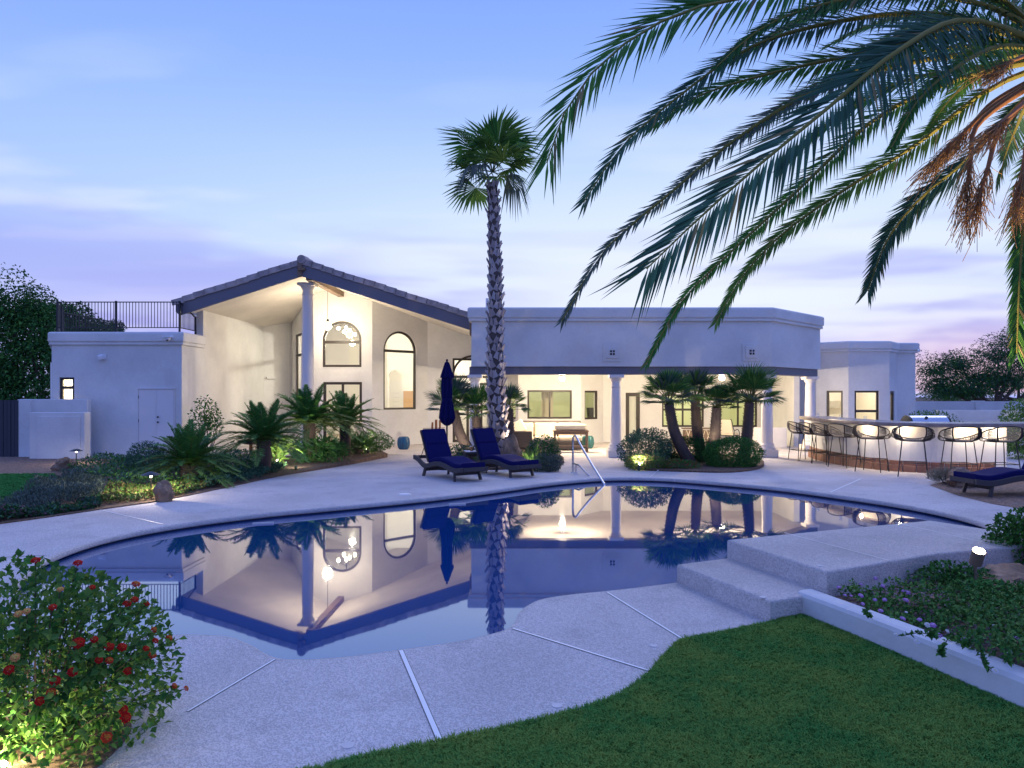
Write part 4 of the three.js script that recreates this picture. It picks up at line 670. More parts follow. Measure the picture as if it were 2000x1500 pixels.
{
  const dirn = Math.atan2(-0.86, 0.62);                                                       // local +x towards the foot end
  const p1 = V(-2.03, deckY(17), -16.86), p2 = V(-0.92, deckY(17.5), -17.55);
  lounger('wicker sun lounger with blue cushions beside the closed umbrella', p1, dirn);
  lounger('wicker sun lounger with blue cushions at the foot of the tall palm', p2, dirn + 0.05);
  const foot = gnd(1913, 966); lounger('single blue cushioned wicker lounger before the bar at the right edge', V(foot.x + 1.56, 0, foot.z - 0.16), Math.PI + 0.12);
  // side table
  const tp = at(928, 880, 17.35), t = thing('side_table', 'small slatted metal side table between the two loungers', 'table', [tp.x, deckY(17.35), tp.z], 0.2);
  obj('table_top', [0, 1, 2, 3, 4, 5].map((i) => box(0.5, 0.02, 0.07, 0, 0.515, -0.2 + i * 0.08)), M.whitePaint, t); obj('top_rim', [box(0.52, 0.035, 0.02, 0, 0.5, -0.25), box(0.52, 0.035, 0.02, 0, 0.5, 0.25), box(0.02, 0.035, 0.5, -0.26, 0.5, 0), box(0.02, 0.035, 0.5, 0.26, 0.5, 0)], M.blackMetal, t);
  for (const a of [-1, 1]) for (const b of [-1, 1]) obj('leg', box(0.022, 0.5, 0.022, a * 0.245, 0.25, b * 0.235), M.blackMetal, t);
  obj('base_rail', [box(0.5, 0.02, 0.02, 0, 0.03, -0.235), box(0.5, 0.02, 0.02, 0, 0.03, 0.235)], M.blackMetal, t);
  const y = deckY(17.35) + 0.526, am = thing('amber_tumbler', 'amber drink glass on the side table', 'glass', [tp.x - 0.09, y, tp.z + 0.02]); obj('glass_body', lathe([[0, 0], [0.03, 0], [0.036, 0.1], [0.033, 0.1], [0.028, 0.006]], 16), M.amber, am); obj('lid', cyl(0.038, 0.036, 0.02, 0, 0.1, 0, 16), M.cream, am);
  const sp = thing('sunscreen_bottle', 'white pump bottle on the side table', 'bottle', [tp.x + 0.13, y, tp.z + 0.03]); obj('bottle_body', lathe([[0, 0], [0.033, 0], [0.035, 0.01], [0.035, 0.11], [0.02, 0.13], [0.014, 0.14], [0, 0.14]], 16), M.plasticWhite, sp); obj('pump_cap', [cyl(0.016, 0.016, 0.04, 0, 0.138, 0, 12), box(0.045, 0.012, 0.014, 0.014, 0.182, 0)], M.plasticWhite, sp);
  // closed umbrella
  const up = at(873, 800, 18.3), u = thing('closed_umbrella', 'tightly closed navy patio umbrella behind the loungers', 'umbrella', [up.x, deckY(18.3), up.z]);
  obj('pole', cyl(0.022, 0.022, 2.75, 0, 0, 0, 12), M.blackMetal, u); obj('base', lathe([[0, 0], [0.26, 0], [0.27, 0.03], [0.24, 0.07], [0.06, 0.1], [0.04, 0.22], [0, 0.22]], 28), M.darkSteel, u);
  const pleats = (prof) => { const N = 48, pos = [], pt = (i, j) => { const a = i / N * Math.PI * 2, [r, yy] = prof[j], k = 1 + 0.16 * Math.sin(a * 8 + j * 0.5) + 0.06 * Math.sin(a * 19); return [Math.cos(a) * r * k, yy, Math.sin(a) * r * k]; }; for (let i = 0; i < N; i++) for (let j = 0; j < prof.length - 1; j++) pos.push(...pt(i, j), ...pt(i, j + 1), ...pt(i + 1, j), ...pt(i + 1, j), ...pt(i, j + 1), ...pt(i + 1, j + 1)); const g = new THREE.BufferGeometry(); g.setAttribute('position', new THREE.Float32BufferAttribute(pos, 3)); g.computeVertexNormals(); return g; };
  obj('folded_canopy', pleats([[0.05, 1.12], [0.14, 1.2], [0.185, 1.32], [0.15, 1.6], [0.115, 1.78], [0.125, 2.0], [0.12, 2.3], [0.10, 2.5]]), M.canvas, u); obj('top_vent', pleats([[0.155, 2.34], [0.15, 2.4], [0.11, 2.52], [0.07, 2.66], [0.045, 2.74]]), M.canvas, u); obj('tie_band', lathe([[0.125, 1.74], [0.132, 1.76], [0.132, 1.80], [0.125, 1.82]], 24), M.canvas, u); obj('finial', [ball(0.03, 0, 2.79, 0, 12), cyl(0.03, 0.02, 0.04, 0, 2.73, 0, 12)], M.canvas, u);
}
// pool hand rail and skimmer lid
{
  const b = gnd(1119, 923), g = thing('pool_handrail', 'bent steel pool handrail at the far edge of the water', 'handrail', b), e = at(1184, 938, 15.55), dx = e.x - b.x, dz = e.z - b.z, k = (t, y) => V(dx * t, y, dz * t);
  obj('rail', tube([k(0, 0), k(0, 0.4), k(0, 0.78), k(0.015, 0.86), k(0.06, 0.9), k(0.12, 0.87), k(0.2, 0.76), k(0.55, 0.35), k(0.86, 0.02), k(0.96, -0.1), k(0.97, -0.2), k(0.9, -0.26)], 0.026, 12, 90), M.steel, g);
  obj('lower_rail', tube([k(0.1, 0), k(0.1, 0.14), k(0.11, 0.19), k(0.16, 0.22), k(0.22, 0.2), k(0.4, 0.09), k(0.7, -0.09), k(0.9, -0.26)], 0.024, 12, 60), M.steel, g); obj('cross_rail', tube([k(0, 0.21), k(0.05, 0.22), k(0.14, 0.215)], 0.022, 10, 8), M.steel, g);
  obj('escutcheon', [cyl(0.055, 0.045, 0.02, 0, 0, 0, 20), cyl(0.055, 0.045, 0.02, dx * 0.1, 0, dz * 0.1, 20)], M.steel, g);
  const s = onY(790, 966), l = thing('skimmer_lid', 'round white skimmer lid set in the paving', 'lid', s); obj('lid_plate', cyl(0.125, 0.12, 0.012, 0, 0.001, 0, 32), M.strip, l); obj('lid_ring', new THREE.TorusGeometry(0.11, 0.006, 8, 32).rotateX(Math.PI / 2).translate(0, 0.013, 0), M.cap, l);
}
// sofa, tables and chairs under the roofs
{
  const p = gnd(1068, 882), s = thing('wicker_sofa', 'dark wicker patio sofa with cream cushions below the serving window', 'sofa', [p.x, FL, -25.6]);
  obj('sofa_base', [box(2.5, 0.3, 0.85, 0, 0.2, 0, 0, 0.02), box(0.14, 0.62, 0.85, -1.32, 0.36, 0, 0, 0.02), box(0.9, 0.55, 0.1, -0.95, 0.42, 0.5, 0, 0.02)], M.wicker, s);
  for (let i = 0; i < 5; i++) obj('wicker_band', box(0.86, 0.012, 0.012, -0.95, 0.22 + i * 0.1, 0.556), M.rope, s);
  obj('back_frame', [box(2.6, 0.5, 0.1, 0, 0.55, -0.4, 0, 0.02)], M.wicker, s);
  for (let i = 0; i < 3; i++) { obj('back_cushion', box(0.82, 0.48, 0.18, -0.85 + i * 0.85, 0.72, -0.24 + 0.02 * (i % 2), 0, 0.06), M.cream, s); obj('seat_cushion', box(0.82, 0.16, 0.7, -0.85 + i * 0.85, 0.42, 0.05, 0, 0.05), M.cream, s); }
  obj('throw_pillow', [new RoundedBoxGeometry(0.48, 0.46, 0.16, 3, 0.07).rotateZ(0.5).rotateX(-0.2).translate(-0.98, 0.80, -0.02)], M.cream, s);
  const t = thing('console_table', 'dark wooden console table with lower shelf before the sofa', 'table', [gnd(1112, 880).x, FL, -24.6]);
  obj('table_top', box(1.2, 0.05, 0.45, 0, 0.72, 0, 0, 0.01), M.timber, t); obj('lower_shelf', box(1.1, 0.04, 0.4, 0, 0.2, 0, 0, 0.01), M.timber, t); for (const a of [-1, 1]) for (const b of [-1, 1]) obj('leg', box(0.06, 0.7, 0.06, a * 0.55, 0.35, b * 0.18), M.timber, t); obj('apron', box(1.08, 0.08, 0.36, 0, 0.65, 0), M.timber, t);
  const cu = thing('bench_cushion', 'long cream bolster lying on the console table', 'cushion', [gnd(1112, 880).x, FL + 0.746, -24.6]); obj('bolster', new RoundedBoxGeometry(1.1, 0.22, 0.4, 4, 0.1).translate(0, 0.11, 0), M.cream, cu);
  const stool = (name, label, px, py, m, h) => { const q = gnd(px, py), o = thing(name, label, 'garden stool', [q.x, FL, q.z - 0.15]); obj('stool_body', lathe([[0, 0], [0.16, 0], [0.175, 0.03], [0.21, h * 0.3], [0.22, h * 0.5], [0.21, h * 0.72], [0.175, h - 0.03], [0.16, h], [0, h]], 32), m, o); for (let i = 0; i < 14; i++) { const a = i / 14 * 6.283; obj('raised_rib', tube([0.1, 0.3, 0.5, 0.7, 0.9].map((k) => { const r = 0.18 + 0.042 * Math.sin(k * Math.PI); return V(Math.cos(a) * r, h * k, Math.sin(a) * r); }), 0.008, 5, 10), m, o); } };
  stool('garden_stool', 'deep blue glazed garden stool against the porch wall', 787, 878, M.glazeBlue, 0.46); stool('garden_stool', 'teal ribbed garden stool beside the sofa', 1149, 876, M.glazeTeal, 0.46);
  const chair = (label, px, py, turn) => { const q = gnd(px, py), o = thing('patio_chair', label, 'chair', [q.x, FL, q.z], turn); obj('seat_cushion', new RoundedBoxGeometry(0.52, 0.1, 0.5, 3, 0.04).translate(0, 0.42, 0), M.cream, o); obj('back_cushion', new RoundedBoxGeometry(0.52, 0.55, 0.1, 3, 0.04).rotateX(-0.28).translate(0, 0.72, -0.3), M.cream, o); for (const s of [-1, 1]) { obj('side_frame', [tube([[s * 0.29, 0, 0.25], [s * 0.29, 0.5, 0.24], [s * 0.29, 0.6, 0.1], [s * 0.29, 0.58, -0.2], [s * 0.29, 0.95, -0.42], [s * 0.29, 1.02, -0.5]], 0.016, 8, 30), tube([[s * 0.29, 0, -0.36], [s * 0.29, 0.3, -0.24], [s * 0.29, 0.58, -0.2]], 0.016, 8, 14)], M.blackMetal, o); } obj('seat_frame', [box(0.56, 0.03, 0.5, 0, 0.36, 0)], M.blackMetal, o); };
  chair('cream cushioned patio chair beside the porch door', 716, 876, 2.3); chair('cream cushioned patio chair behind the fan palms', 1425, 868, 2.4); chair('patio chair half hidden behind the middle sago palm', 600, 880, -1.9);
  const bench = thing('lattice_bench', 'dark bench with crossed lattice front below the wide window', 'bench', [plan(1365, 28.8)[0], FL, -28.8]); obj('bench_top', box(1.3, 0.05, 0.45, 0, 0.62, 0), M.timber, bench); obj('bench_body', box(1.2, 0.5, 0.38, 0, 0.3, -0.02), M.timber, bench); for (let i = 0; i < 6; i++) obj('lattice_slat', [bar(V(-0.55 + i * 0.2, 0.1, 0.2), V(-0.4 + i * 0.2, 0.56, 0.2), 0.02, 0.02), bar(V(-0.4 + i * 0.2, 0.1, 0.21), V(-0.55 + i * 0.2, 0.56, 0.21), 0.02, 0.02)], M.cream, bench);
  const cab = thing('patio_cabinet', 'low white cabinet against the patio side wall behind the third column', 'cabinet', [plan(1503, 26.6)[0], FL, -26.6]); obj('cabinet_body', box(1.1, 0.75, 0.5, 0, 0.375, 0, 0, 0.01), M.whitePaint, cab); for (let i = 0; i < 3; i++) obj('drawer', box(0.5, 0.2, 0.02, 0.25, 0.14 + i * 0.24, 0.256), M.whitePaint, cab);
  const cac = thing('cactus_sculpture', 'rusty metal cactus sculpture near the arched doors', 'sculpture', [gnd(855, 870).x, FL, gnd(855, 872).z]); obj('stem', taper([[0, 0, 0], [0, 0.5, 0], [0, 1.02, 0]], [0.04, 0.05, 0.045], 10), M.rust, cac); for (const [s, h] of [[-1, 0.62], [1, 0.7]]) obj('arm', taper([[0, h - 0.1, 0], [s * 0.1, h - 0.06, 0], [s * 0.14, h + 0.02, 0], [s * 0.14, h + 0.3, 0]], [0.035, 0.04, 0.04, 0.035], 10), M.rust, cac); obj('foot_plate', cyl(0.14, 0.14, 0.015), M.rust, cac);
  const fp = gnd(490, 890), fb = thing('fire_bowl', 'shallow dark metal fire bowl on a pedestal beside the porch', 'fire bowl', [fp.x, deckY(-fp.z), fp.z]); obj('bowl', lathe([[0, 0.36], [0.2, 0.37], [0.36, 0.43], [0.44, 0.5], [0.42, 0.5], [0.34, 0.45], [0.2, 0.4], [0, 0.39]], 32), M.darkSteel, fb); obj('pedestal', cyl(0.06, 0.05, 0.36), M.rust, fb); obj('base_ring', cyl(0.42, 0.40, 0.03, 0, 0, 0, 32), M.rust, fb);
}
// ---------------------------------------------------------------- garden lamps
function pathLight(label, p, h, i) {
  const g = thing('path_light', label, 'path light', p, 0, 'mushroom path lights'); obj('post', cyl(0.014, 0.012, h - 0.05, 0, 0, 0, 10), M.darkSteel, g); obj('hat', lathe([[0, h + 0.05], [0.03, h + 0.045], [0.1, h + 0.02], [0.17, h - 0.01], [0.165, h - 0.015], [0.09, h + 0.008], [0, h + 0.015]], 28), M.darkSteel, g);
  obj('bulb', cyl(0.022, 0.02, 0.05, 0, h - 0.05, 0, 12), M.globe, g); lamp(g, [0, h - 0.025, 0], i, 1.5); return g;
}
pathLight('dark mushroom path light beside the pale boulder in the bed', V(...(() => { const p = onY(295, 972, 0.018); return [p.x, 0.018, p.z]; })()), 0.42, 4.5);
pathLight('small white mushroom path light before the stucco screen wall', V(onY(149, 906).x, 0.0, onY(149, 906).z), 0.36, 1.4);
function upLight(label, p, to, i, angle = 0.75, visibleFace = true) {
  const g = thing('bed_uplight', label, 'uplight', p, 0, 'small uplights in the beds'), d = to.clone().sub(p).normalize(), e = d.clone().multiplyScalar(0.1);
  obj('canister', rod(V(0, 0.03, 0).sub(e.clone().multiplyScalar(0.35)), V(0, 0.03, 0).add(e), 0.034, 14), M.darkSteel, g); obj('stake', cyl(0.012, 0.006, 0.04, 0, -0.02, 0, 8), M.darkSteel, g);
  obj('lamp_lens', rod(V(0, 0.03, 0).add(e.clone().multiplyScalar(1.0)), V(0, 0.03, 0).add(e.clone().multiplyScalar(1.06)), 0.03, 14), M.bulb, g); spot(g, V(0, 0.03, 0).addScaledVector(e, 1.25), V(0, 0.03, 0).addScaledVector(e, 14), i, angle, 1.5); return g;
}
// ---------------------------------------------------------------- plants
class Leaves {
  constructor(seed) { this.pos = []; this.col = []; this.r = makeRandom(seed); }
  tri(a, b, c, k) { this.pos.push(a.x, a.y, a.z, b.x, b.y, b.z, c.x, c.y, c.z); this.col.push(...k, ...k, ...k); }
  // a folded pointed blade from p along d, w wide at a third of its length
  leaf(p, d, up, len, w, k, fold = 0.25, at3 = 0.4, droop = 0) {
    const s = V().crossVectors(d, up).normalize(), n = V().crossVectors(s, d).normalize(), m = p.clone().addScaledVector(d, len * at3), t = p.clone().addScaledVector(d, len).addScaledVector(V(0, -1, 0), droop * len);
    const l = m.clone().addScaledVector(s, w / 2).addScaledVector(n, w * fold), r = m.clone().addScaledVector(s, -w / 2).addScaledVector(n, w * fold);
    this.tri(p, t, l, k); this.tri(p, r, t, k);
  }
  rnd3() { const z = this.r() * 2 - 1, a = this.r() * 6.2832, q = Math.sqrt(1 - z * z); return V(q * Math.cos(a), z, q * Math.sin(a)); }
  tone(cols, spread = 0.25) { const c = cols[Math.floor(this.r() * cols.length)], f = 1 - spread + 2 * spread * this.r(); return c.map((x) => x * f); }
  done() { const g = new THREE.BufferGeometry(); g.setAttribute('position', new THREE.Float32BufferAttribute(this.pos, 3)); g.setAttribute('color', new THREE.Float32BufferAttribute(this.col, 3)); g.computeVertexNormals(); return g; }
}
const painted = (g, k) => { g = flat(g); const n = g.attributes.position.count, c = new Float32Array(n * 3); for (let i = 0; i < n; i++) c.set(k, i * 3); g.setAttribute('color', new THREE.BufferAttribute(c, 3)); return g; };
const GREEN = { dark: [[0.035, 0.12, 0.03], [0.045, 0.14, 0.035], [0.03, 0.10, 0.036]], mid: [[0.06, 0.19, 0.035], [0.085, 0.215, 0.04], [0.045, 0.155, 0.038]], fresh: [[0.12, 0.24, 0.05], [0.15, 0.27, 0.055], [0.09, 0.2, 0.05]], grey: [[0.10, 0.14, 0.11], [0.13, 0.17, 0.14], [0.08, 0.12, 0.09]], dry: [[0.16, 0.14, 0.05], [0.12, 0.13, 0.045], [0.2, 0.15, 0.08]], blueGreen: [[0.055, 0.14, 0.085], [0.07, 0.16, 0.10], [0.045, 0.12, 0.075]] };
// leaves through a lumpy ellipsoid, thickest near its skin
function crownLeaves(L, c, R, n, len, w, cols, o = {}) {
  const lumps = Array.from({ length: o.lumps ?? 9 }, () => [L.rnd3(), 0.10 + 0.22 * L.r()]);
  for (let i = 0; i < n; i++) {
    const d = L.rnd3(); if (o.half && d.y < -0.1) d.y *= -1;
    let k = 1 - (o.rough ?? 0.14); for (const [q, a] of lumps) k += a * Math.max(0, q.dot(d) - 0.55) * 1.6;
    const rad = k * (1 - (o.deep ?? 0.5) * L.r() ** 1.6 + 0.07 * (L.r() - 0.5)), p = V(c.x + d.x * R[0] * rad, c.y + d.y * R[1] * rad, c.z + d.z * R[2] * rad);
    if (p.y < (o.floor ?? -1e9)) continue;
    const dir = d.clone().multiplyScalar(0.8).add(L.rnd3()).add(V(0, o.rise ?? 0.25, 0)).normalize(), s = 0.6 + 0.7 * L.r();
    L.leaf(p, dir, L.rnd3().add(V(0, 1.2, 0)).normalize(), len * s, w * s, L.tone(cols), 0.2, 0.45, o.droop ?? 0.1);
  }
}
function shrub(name, label, p, R, n, len, w, cols, seed, o = {}) {
  const g = thing(name, label, o.category ?? 'shrub', [p.x, p.y, p.z], 0, o.group), L = new Leaves(seed); crownLeaves(L, V(0, R[1] * (o.lift ?? 0.9), 0), R, n, len, w, cols, { floor: 0.01, ...o });
  const stems = []; for (let i = 0; i < (o.stems ?? 7); i++) { const d = L.rnd3(); d.y = Math.abs(d.y) + 0.5; d.normalize(); stems.push(taper([V(d.x * 0.03, 0, d.z * 0.03), V(d.x * R[0] * 0.4, R[1] * 0.7 * d.y, d.z * R[2] * 0.4), V(d.x * R[0] * 0.8, R[1] * (0.9 + 0.8 * d.y), d.z * R[2] * 0.8)], [0.014, 0.009, 0.003].map((k) => k * (o.stemScale ?? 1)), 6, 8)); }
  obj('stem', stems, M.bark, g); obj('foliage', L.done(), o.thin ? M.leafThin : M.leaf, g); return g;
}
// low cover over a plan polygon
function cover(name, label, poly, y, n, h, len, w, cols, seed, o = {}) {
  const L = new Leaves(seed), xs = poly.map((p) => p[0]), zs = poly.map((p) => p[1]), b = [Math.min(...xs), Math.max(...xs), Math.min(...zs), Math.max(...zs)], cx = (b[0] + b[1]) / 2, cz = (b[2] + b[3]) / 2;
  for (let k = 0, t = 0; k < n && t < n * 20; t++) { const x = lerp(b[0], b[1], L.r()), z = lerp(b[2], b[3], L.r()); if (!inside([x, z], poly)) continue; const hh = h * clamp(0.15 + 1.5 * (fbm(x * (o.freq ?? 2.2) + 30, z * (o.freq ?? 2.2) + 30, 3) - 0.22)); if (hh < 0.02 + (o.bare ?? 0) * h) { k += 0.3; continue; } const p = V(x - cx, y + hh * (1 - 0.75 * L.r() ** 2), z - cz), d = L.rnd3().add(V(0, o.rise ?? 0.6, 0)).normalize(), s = 0.6 + 0.8 * L.r(); L.leaf(p, d, L.rnd3().add(V(0, 1, 0)).normalize(), len * s, w * s, L.tone(cols), 0.2, 0.45, 0.1); k++; }
  const g = thing(name, label, o.category ?? 'ground cover', [cx, 0, cz], 0, o.group); if (o.stuff) g.userData.kind = 'stuff'; obj('foliage', L.done(), M.leaf, g); return g;
}
// a feather leaf along a curve
function pinnate(pts, o) {
  const c = new THREE.CatmullRomCurve3(pts), L = new Leaves(o.seed), N = o.n, len = c.getLength();
  for (let i = 0; i < N; i++) {
    const t = lerp(o.from ?? 0.1, 1, (i + 0.5) / N), p = c.getPointAt(t), T = c.getTangentAt(t), U = V(0, 1, 0).addScaledVector(T, -T.y).normalize(); if (o.face) U.add(V(0, 0, 1).addScaledVector(T, -T.z).multiplyScalar(2 * o.face)).normalize(); if (o.up) U.copy(o.up).addScaledVector(T, -o.up.dot(T)).normalize();
    const S = V().crossVectors(T, U).normalize(), env = o.env(t);
    for (const s of [-1, 1]) {
      const f = lerp(o.sweep[0], o.sweep[1], t) + 0.10 * (L.r() - 0.5), v = o.vee + (o.veeJitter ?? 0.2) * (L.r() - 0.5) * 2, side = S.clone().multiplyScalar(s * Math.cos(v)).addScaledVector(U, Math.sin(v));
      const d = T.clone().multiplyScalar(Math.cos(f)).addScaledVector(side, Math.sin(f)).normalize(); d.y -= (o.sag ?? 0) * env; d.normalize();
      const l = o.len * env * (0.88 + 0.24 * L.r()), k = L.tone(o.dry && L.r() < o.dry ? [[0.24, 0.2, 0.09]] : o.cols, 0.25);
      const n = V().crossVectors(d, S).normalize(); L.leaf(p, d, n.lengthSq() > 0.1 ? n : U, l, o.w * (0.7 + 0.3 * env), k, 0.3, o.at3 ?? 0.3, (o.droop ?? 0.1) * (0.5 + L.r()));
    }
  }
  const tip = o.r1 ?? 0.004; return [L.done(), painted(taper(pts, [o.r0, (o.r0 + tip) / 2, tip], 6, 16), o.rachis)];
}
// ---- sago palms
const sagoFronds = [0, 1, 2, 3, 4, 5].map((k) => {
  const e = [1.25, 0.98, 0.75, 0.52, 0.3, 0.05][k], L = 1.12 + 0.07 * (k % 3), drop = [0.4, 0.6, 0.75, 0.8, 0.75, 0.7][k], pts = [];
  for (let i = 0; i <= 6; i++) { const t = i / 6; pts.push(V(Math.cos(e) * L * t + 0.05, Math.sin(e) * L * t - drop * L * t * t * 0.55, 0)); }
  return ready(pinnate(pts, { seed: 300 + k, n: 50, from: 0.1, len: 0.19, w: 0.024, sweep: [1.15, 0.75], vee: 0.3, env: (t) => Math.min(1, 0.35 + 2.6 * t) * Math.min(1, 0.25 + 2.6 * (1 - t)), cols: k > 3 ? GREEN.fresh : GREEN.mid, r0: 0.012, rachis: [0.09, 0.12, 0.03], droop: 0.12 }));
});
function sago(label, p, trunkH, size, seed, n = 62) {
  const g = thing('sago_palm', label, 'sago palm', p, 0, 'sago palms in the left bed'), r = makeRandom(seed);
  const tr = sub('trunk', g); obj('core', taper([[0, -0.02, 0], [0.02, trunkH * 0.5, 0], [0, trunkH, 0]], [0.15, 0.16, 0.13], 14), M.palmBark, tr);
  const boots = []; for (let i = 0; i < trunkH * 150 + 12; i++) { const a = i * 2.39996, y = Math.min(trunkH, (i + 1) / (trunkH * 150 + 12) * trunkH); boots.push(new THREE.ConeGeometry(0.035, 0.09, 5).rotateZ(-0.9).translate(0.15, 0, 0).rotateY(a).translate(0, y, 0)); }
  obj('leaf_bases', boots, M.palmBark, tr).userData.kind = 'stuff';
  for (let i = 0; i < n; i++) { const t = i / n, k = Math.min(5, Math.floor(Math.pow(t, 0.85) * 6)), f = obj('frond', sagoFronds[k], M.leaf, g); f.position.set(0, trunkH + 0.02 * (1 - t), 0); f.rotation.set(0, i * 2.39996 + 0.3 * r(), 0); f.scale.setScalar(size * (0.85 + 0.25 * r())); }
  return g;
}
{
  const q = (px, py) => { const p = gnd(px, py); p.y = 0.0; return p; };
  sago('dark low sago palm nearest the pool in the left bed', q(370, 946), 0.42, 1.0, 41); sago('sago palm with pale leaf bases behind the first uplight', q(515, 926), 0.80, 1.08, 42); sago('tallest sago palm before the porch column', q(604, 908), 1.1, 1.2, 43); sago('sago palm nearest the porch door', q(674, 897), 1.0, 1.12, 44);
}
// ---- fan palms
function fanLeaf(seed, pet, R, spread, droop, cols, w = 0.045) {
  const L = new Leaves(seed), n = 30, hub = V(pet, -0.06 * pet, 0);
  for (let i = 0; i < n; i++) {
    const a = lerp(-spread, spread, i / (n - 1)) + 0.03 * (L.r() - 0.5), d = V(Math.cos(a), 0.10 - 0.25 * droop + 0.06 * (i % 2), Math.sin(a)).normalize(), l = R * (0.82 + 0.2 * Math.cos(a * 0.7)) * (0.92 + 0.16 * L.r()), k = L.tone(cols, 0.2);
    const mid = hub.clone().addScaledVector(d, l * 0.58), s = V(-Math.sin(a), 0, Math.cos(a)), ww = w * (0.8 + 0.4 * L.r()), e1 = mid.clone().addScaledVector(s, ww / 2), e2 = mid.clone().addScaledVector(s, -ww / 2), top = mid.clone().add(V(0, ww * 0.35, 0));
    L.tri(hub, top, e1, k); L.tri(hub, e2, top, k);
    const tip = mid.clone().addScaledVector(d, l * 0.42).add(V(0, -droop * l * (0.25 + 0.35 * L.r()), 0)); L.tri(top, tip, e1, k); L.tri(e2, tip, top, k);
  }
  return ready([L.done(), painted(taper([[0, 0, 0], [pet * 0.5, 0.0, 0], [pet, -0.06 * pet, 0]], [0.014, 0.01, 0.008], 5, 6), [0.12, 0.15, 0.05])]);
}
const fans = { tall: [fanLeaf(401, 0.6, 0.78, 1.9, 0.55, GREEN.fresh, 0.07), fanLeaf(402, 0.65, 0.85, 1.7, 0.95, [...GREEN.fresh, ...GREEN.mid], 0.07), fanLeaf(403, 0.5, 0.8, 2.0, 0.35, GREEN.fresh, 0.075), fanLeaf(404, 0.4, 0.8, 1.4, 1.6, GREEN.grey, 0.06)], small: [fanLeaf(411, 0.36, 0.42, 1.55, 0.15, [...GREEN.blueGreen, ...GREEN.grey], 0.025), fanLeaf(412, 0.42, 0.4, 1.4, 0.3, [...GREEN.mid, ...GREEN.fresh], 0.025), fanLeaf(413, 0.4, 0.42, 1.3, 0.55, [...GREEN.grey, ...GREEN.fresh], 0.025)] };
function crownOf(g, top, set, n, elev, scale, seed) {
  const r = makeRandom(seed);
  for (let i = 0; i < n; i++) { const t = (i + 0.5) / n, e = lerp(elev[0], elev[1], t) + 0.2 * (r() - 0.5), k = Math.min(set.length - 1, Math.floor(t * set.length * 0.999)), f = obj('frond', set[(k + (r() < 0.25 ? 1 : 0)) % set.length], M.leafThin, g); f.position.copy(top); f.rotation.set(0.5 * (r() - 0.5), i * 2.39996 + 0.4 * r(), e, 'YZX'); f.scale.setScalar(scale * (0.85 + 0.3 * r())); }
}
{ // the tall palm
  const d = 19.5, base = V(plan(979, d)[0], deckY(d), -d), y1 = hAt(372, d), pts = [V(0, 0, 0), V((969 - 979) / F * d, y1 * 0.3, 0), V((968 - 979) / F * d, y1 * 0.6, 0), V((962 - 979) / F * d, y1 - base.y + 0.2, 0)];
  const g = thing('tall_palm', 'tall fan palm with crisscross leaf bases rising behind the loungers', 'palm', base), tr = sub('trunk', g), c = new THREE.CatmullRomCurve3(pts), rad = (t) => lerp(0.24, 0.14, t ** 0.8) + 0.025 * Math.sin(t * 5);
  obj('core', taper(pts, [0.225, 0.2, 0.18, 0.16, 0.13], 18, 30), M.palmBark, tr);
  const boot = (sd) => { const s = new THREE.Shape([[-0.09, 0], [0.09, 0], [0.055, 0.13], [0.07, 0.2], [0.02, 0.17], [-0.03, 0.215], [-0.05, 0.13]].map(([a, b]) => new THREE.Vector2(a, b))); return ready([new THREE.ExtrudeGeometry(s, { depth: 0.028, bevelEnabled: true, bevelSize: 0.006, bevelThickness: 0.006, bevelSegments: 1 }).rotateX(0.3 + 0.12 * sd).rotateZ(0.35 * (sd % 2 ? 1 : -1))]); }, bg = [0, 1, 2].map(boot), r = makeRandom(77), rows = 33;
  for (let i = 0; i < rows; i++) for (let j = 0; j < 9; j++) { const t = (i + 0.3 + 0.3 * r()) / rows, p = c.getPointAt(Math.min(1, t)), a = (j + (i % 2) / 2) / 9 * 6.2832 + 0.1 * r(), b = obj('leaf_base', bg[(i + j) % 3], r() < 0.6 ? M.boot : M.boot2, tr), q = rad(t) * 0.86; b.position.set(p.x + Math.sin(a) * q, p.y, p.z + Math.cos(a) * q); b.rotation.set(0, a, 0); b.scale.set(lerp(0.85, 0.55, t), 1.0, 0.55 + 0.4 * r()); }
  crownOf(g, pts[3].clone().add(V(0, 0.3, 0)), fans.tall, 15, [1.4, -0.3], 1.1, 78);
}
function fanPalm(label, base, top, n, size, seed, group) {
  const g = thing('fan_palm', label, 'palm', base, 0, group), t = top.clone().sub(base), tr = sub('trunk', g), bend = V(t.x * 0.7, t.y * 0.5, t.z * 0.5); obj('core', taper([V(0, -0.02, 0), bend, t], [0.16, 0.15, 0.12], 14, 12), M.palmBark, tr);
  const c = new THREE.CatmullRomCurve3([V(0, 0, 0), bend, t]), sp = [], r = makeRandom(seed); for (let i = 0; i < 170; i++) { const k = i / 170, p = c.getPointAt(k), a = i * 2.39996; sp.push(new THREE.ConeGeometry(0.028, 0.1, 4).rotateZ(-0.7 - 0.3 * r()).translate(lerp(0.16, 0.125, k), 0, 0).rotateY(a).translate(p.x, p.y, p.z)); } obj('leaf_bases', sp, M.palmBark, tr).userData.kind = 'stuff';
  crownOf(g, t, fans.small, n, [1.5, 0.0], size * 1.22, seed); return g;
}
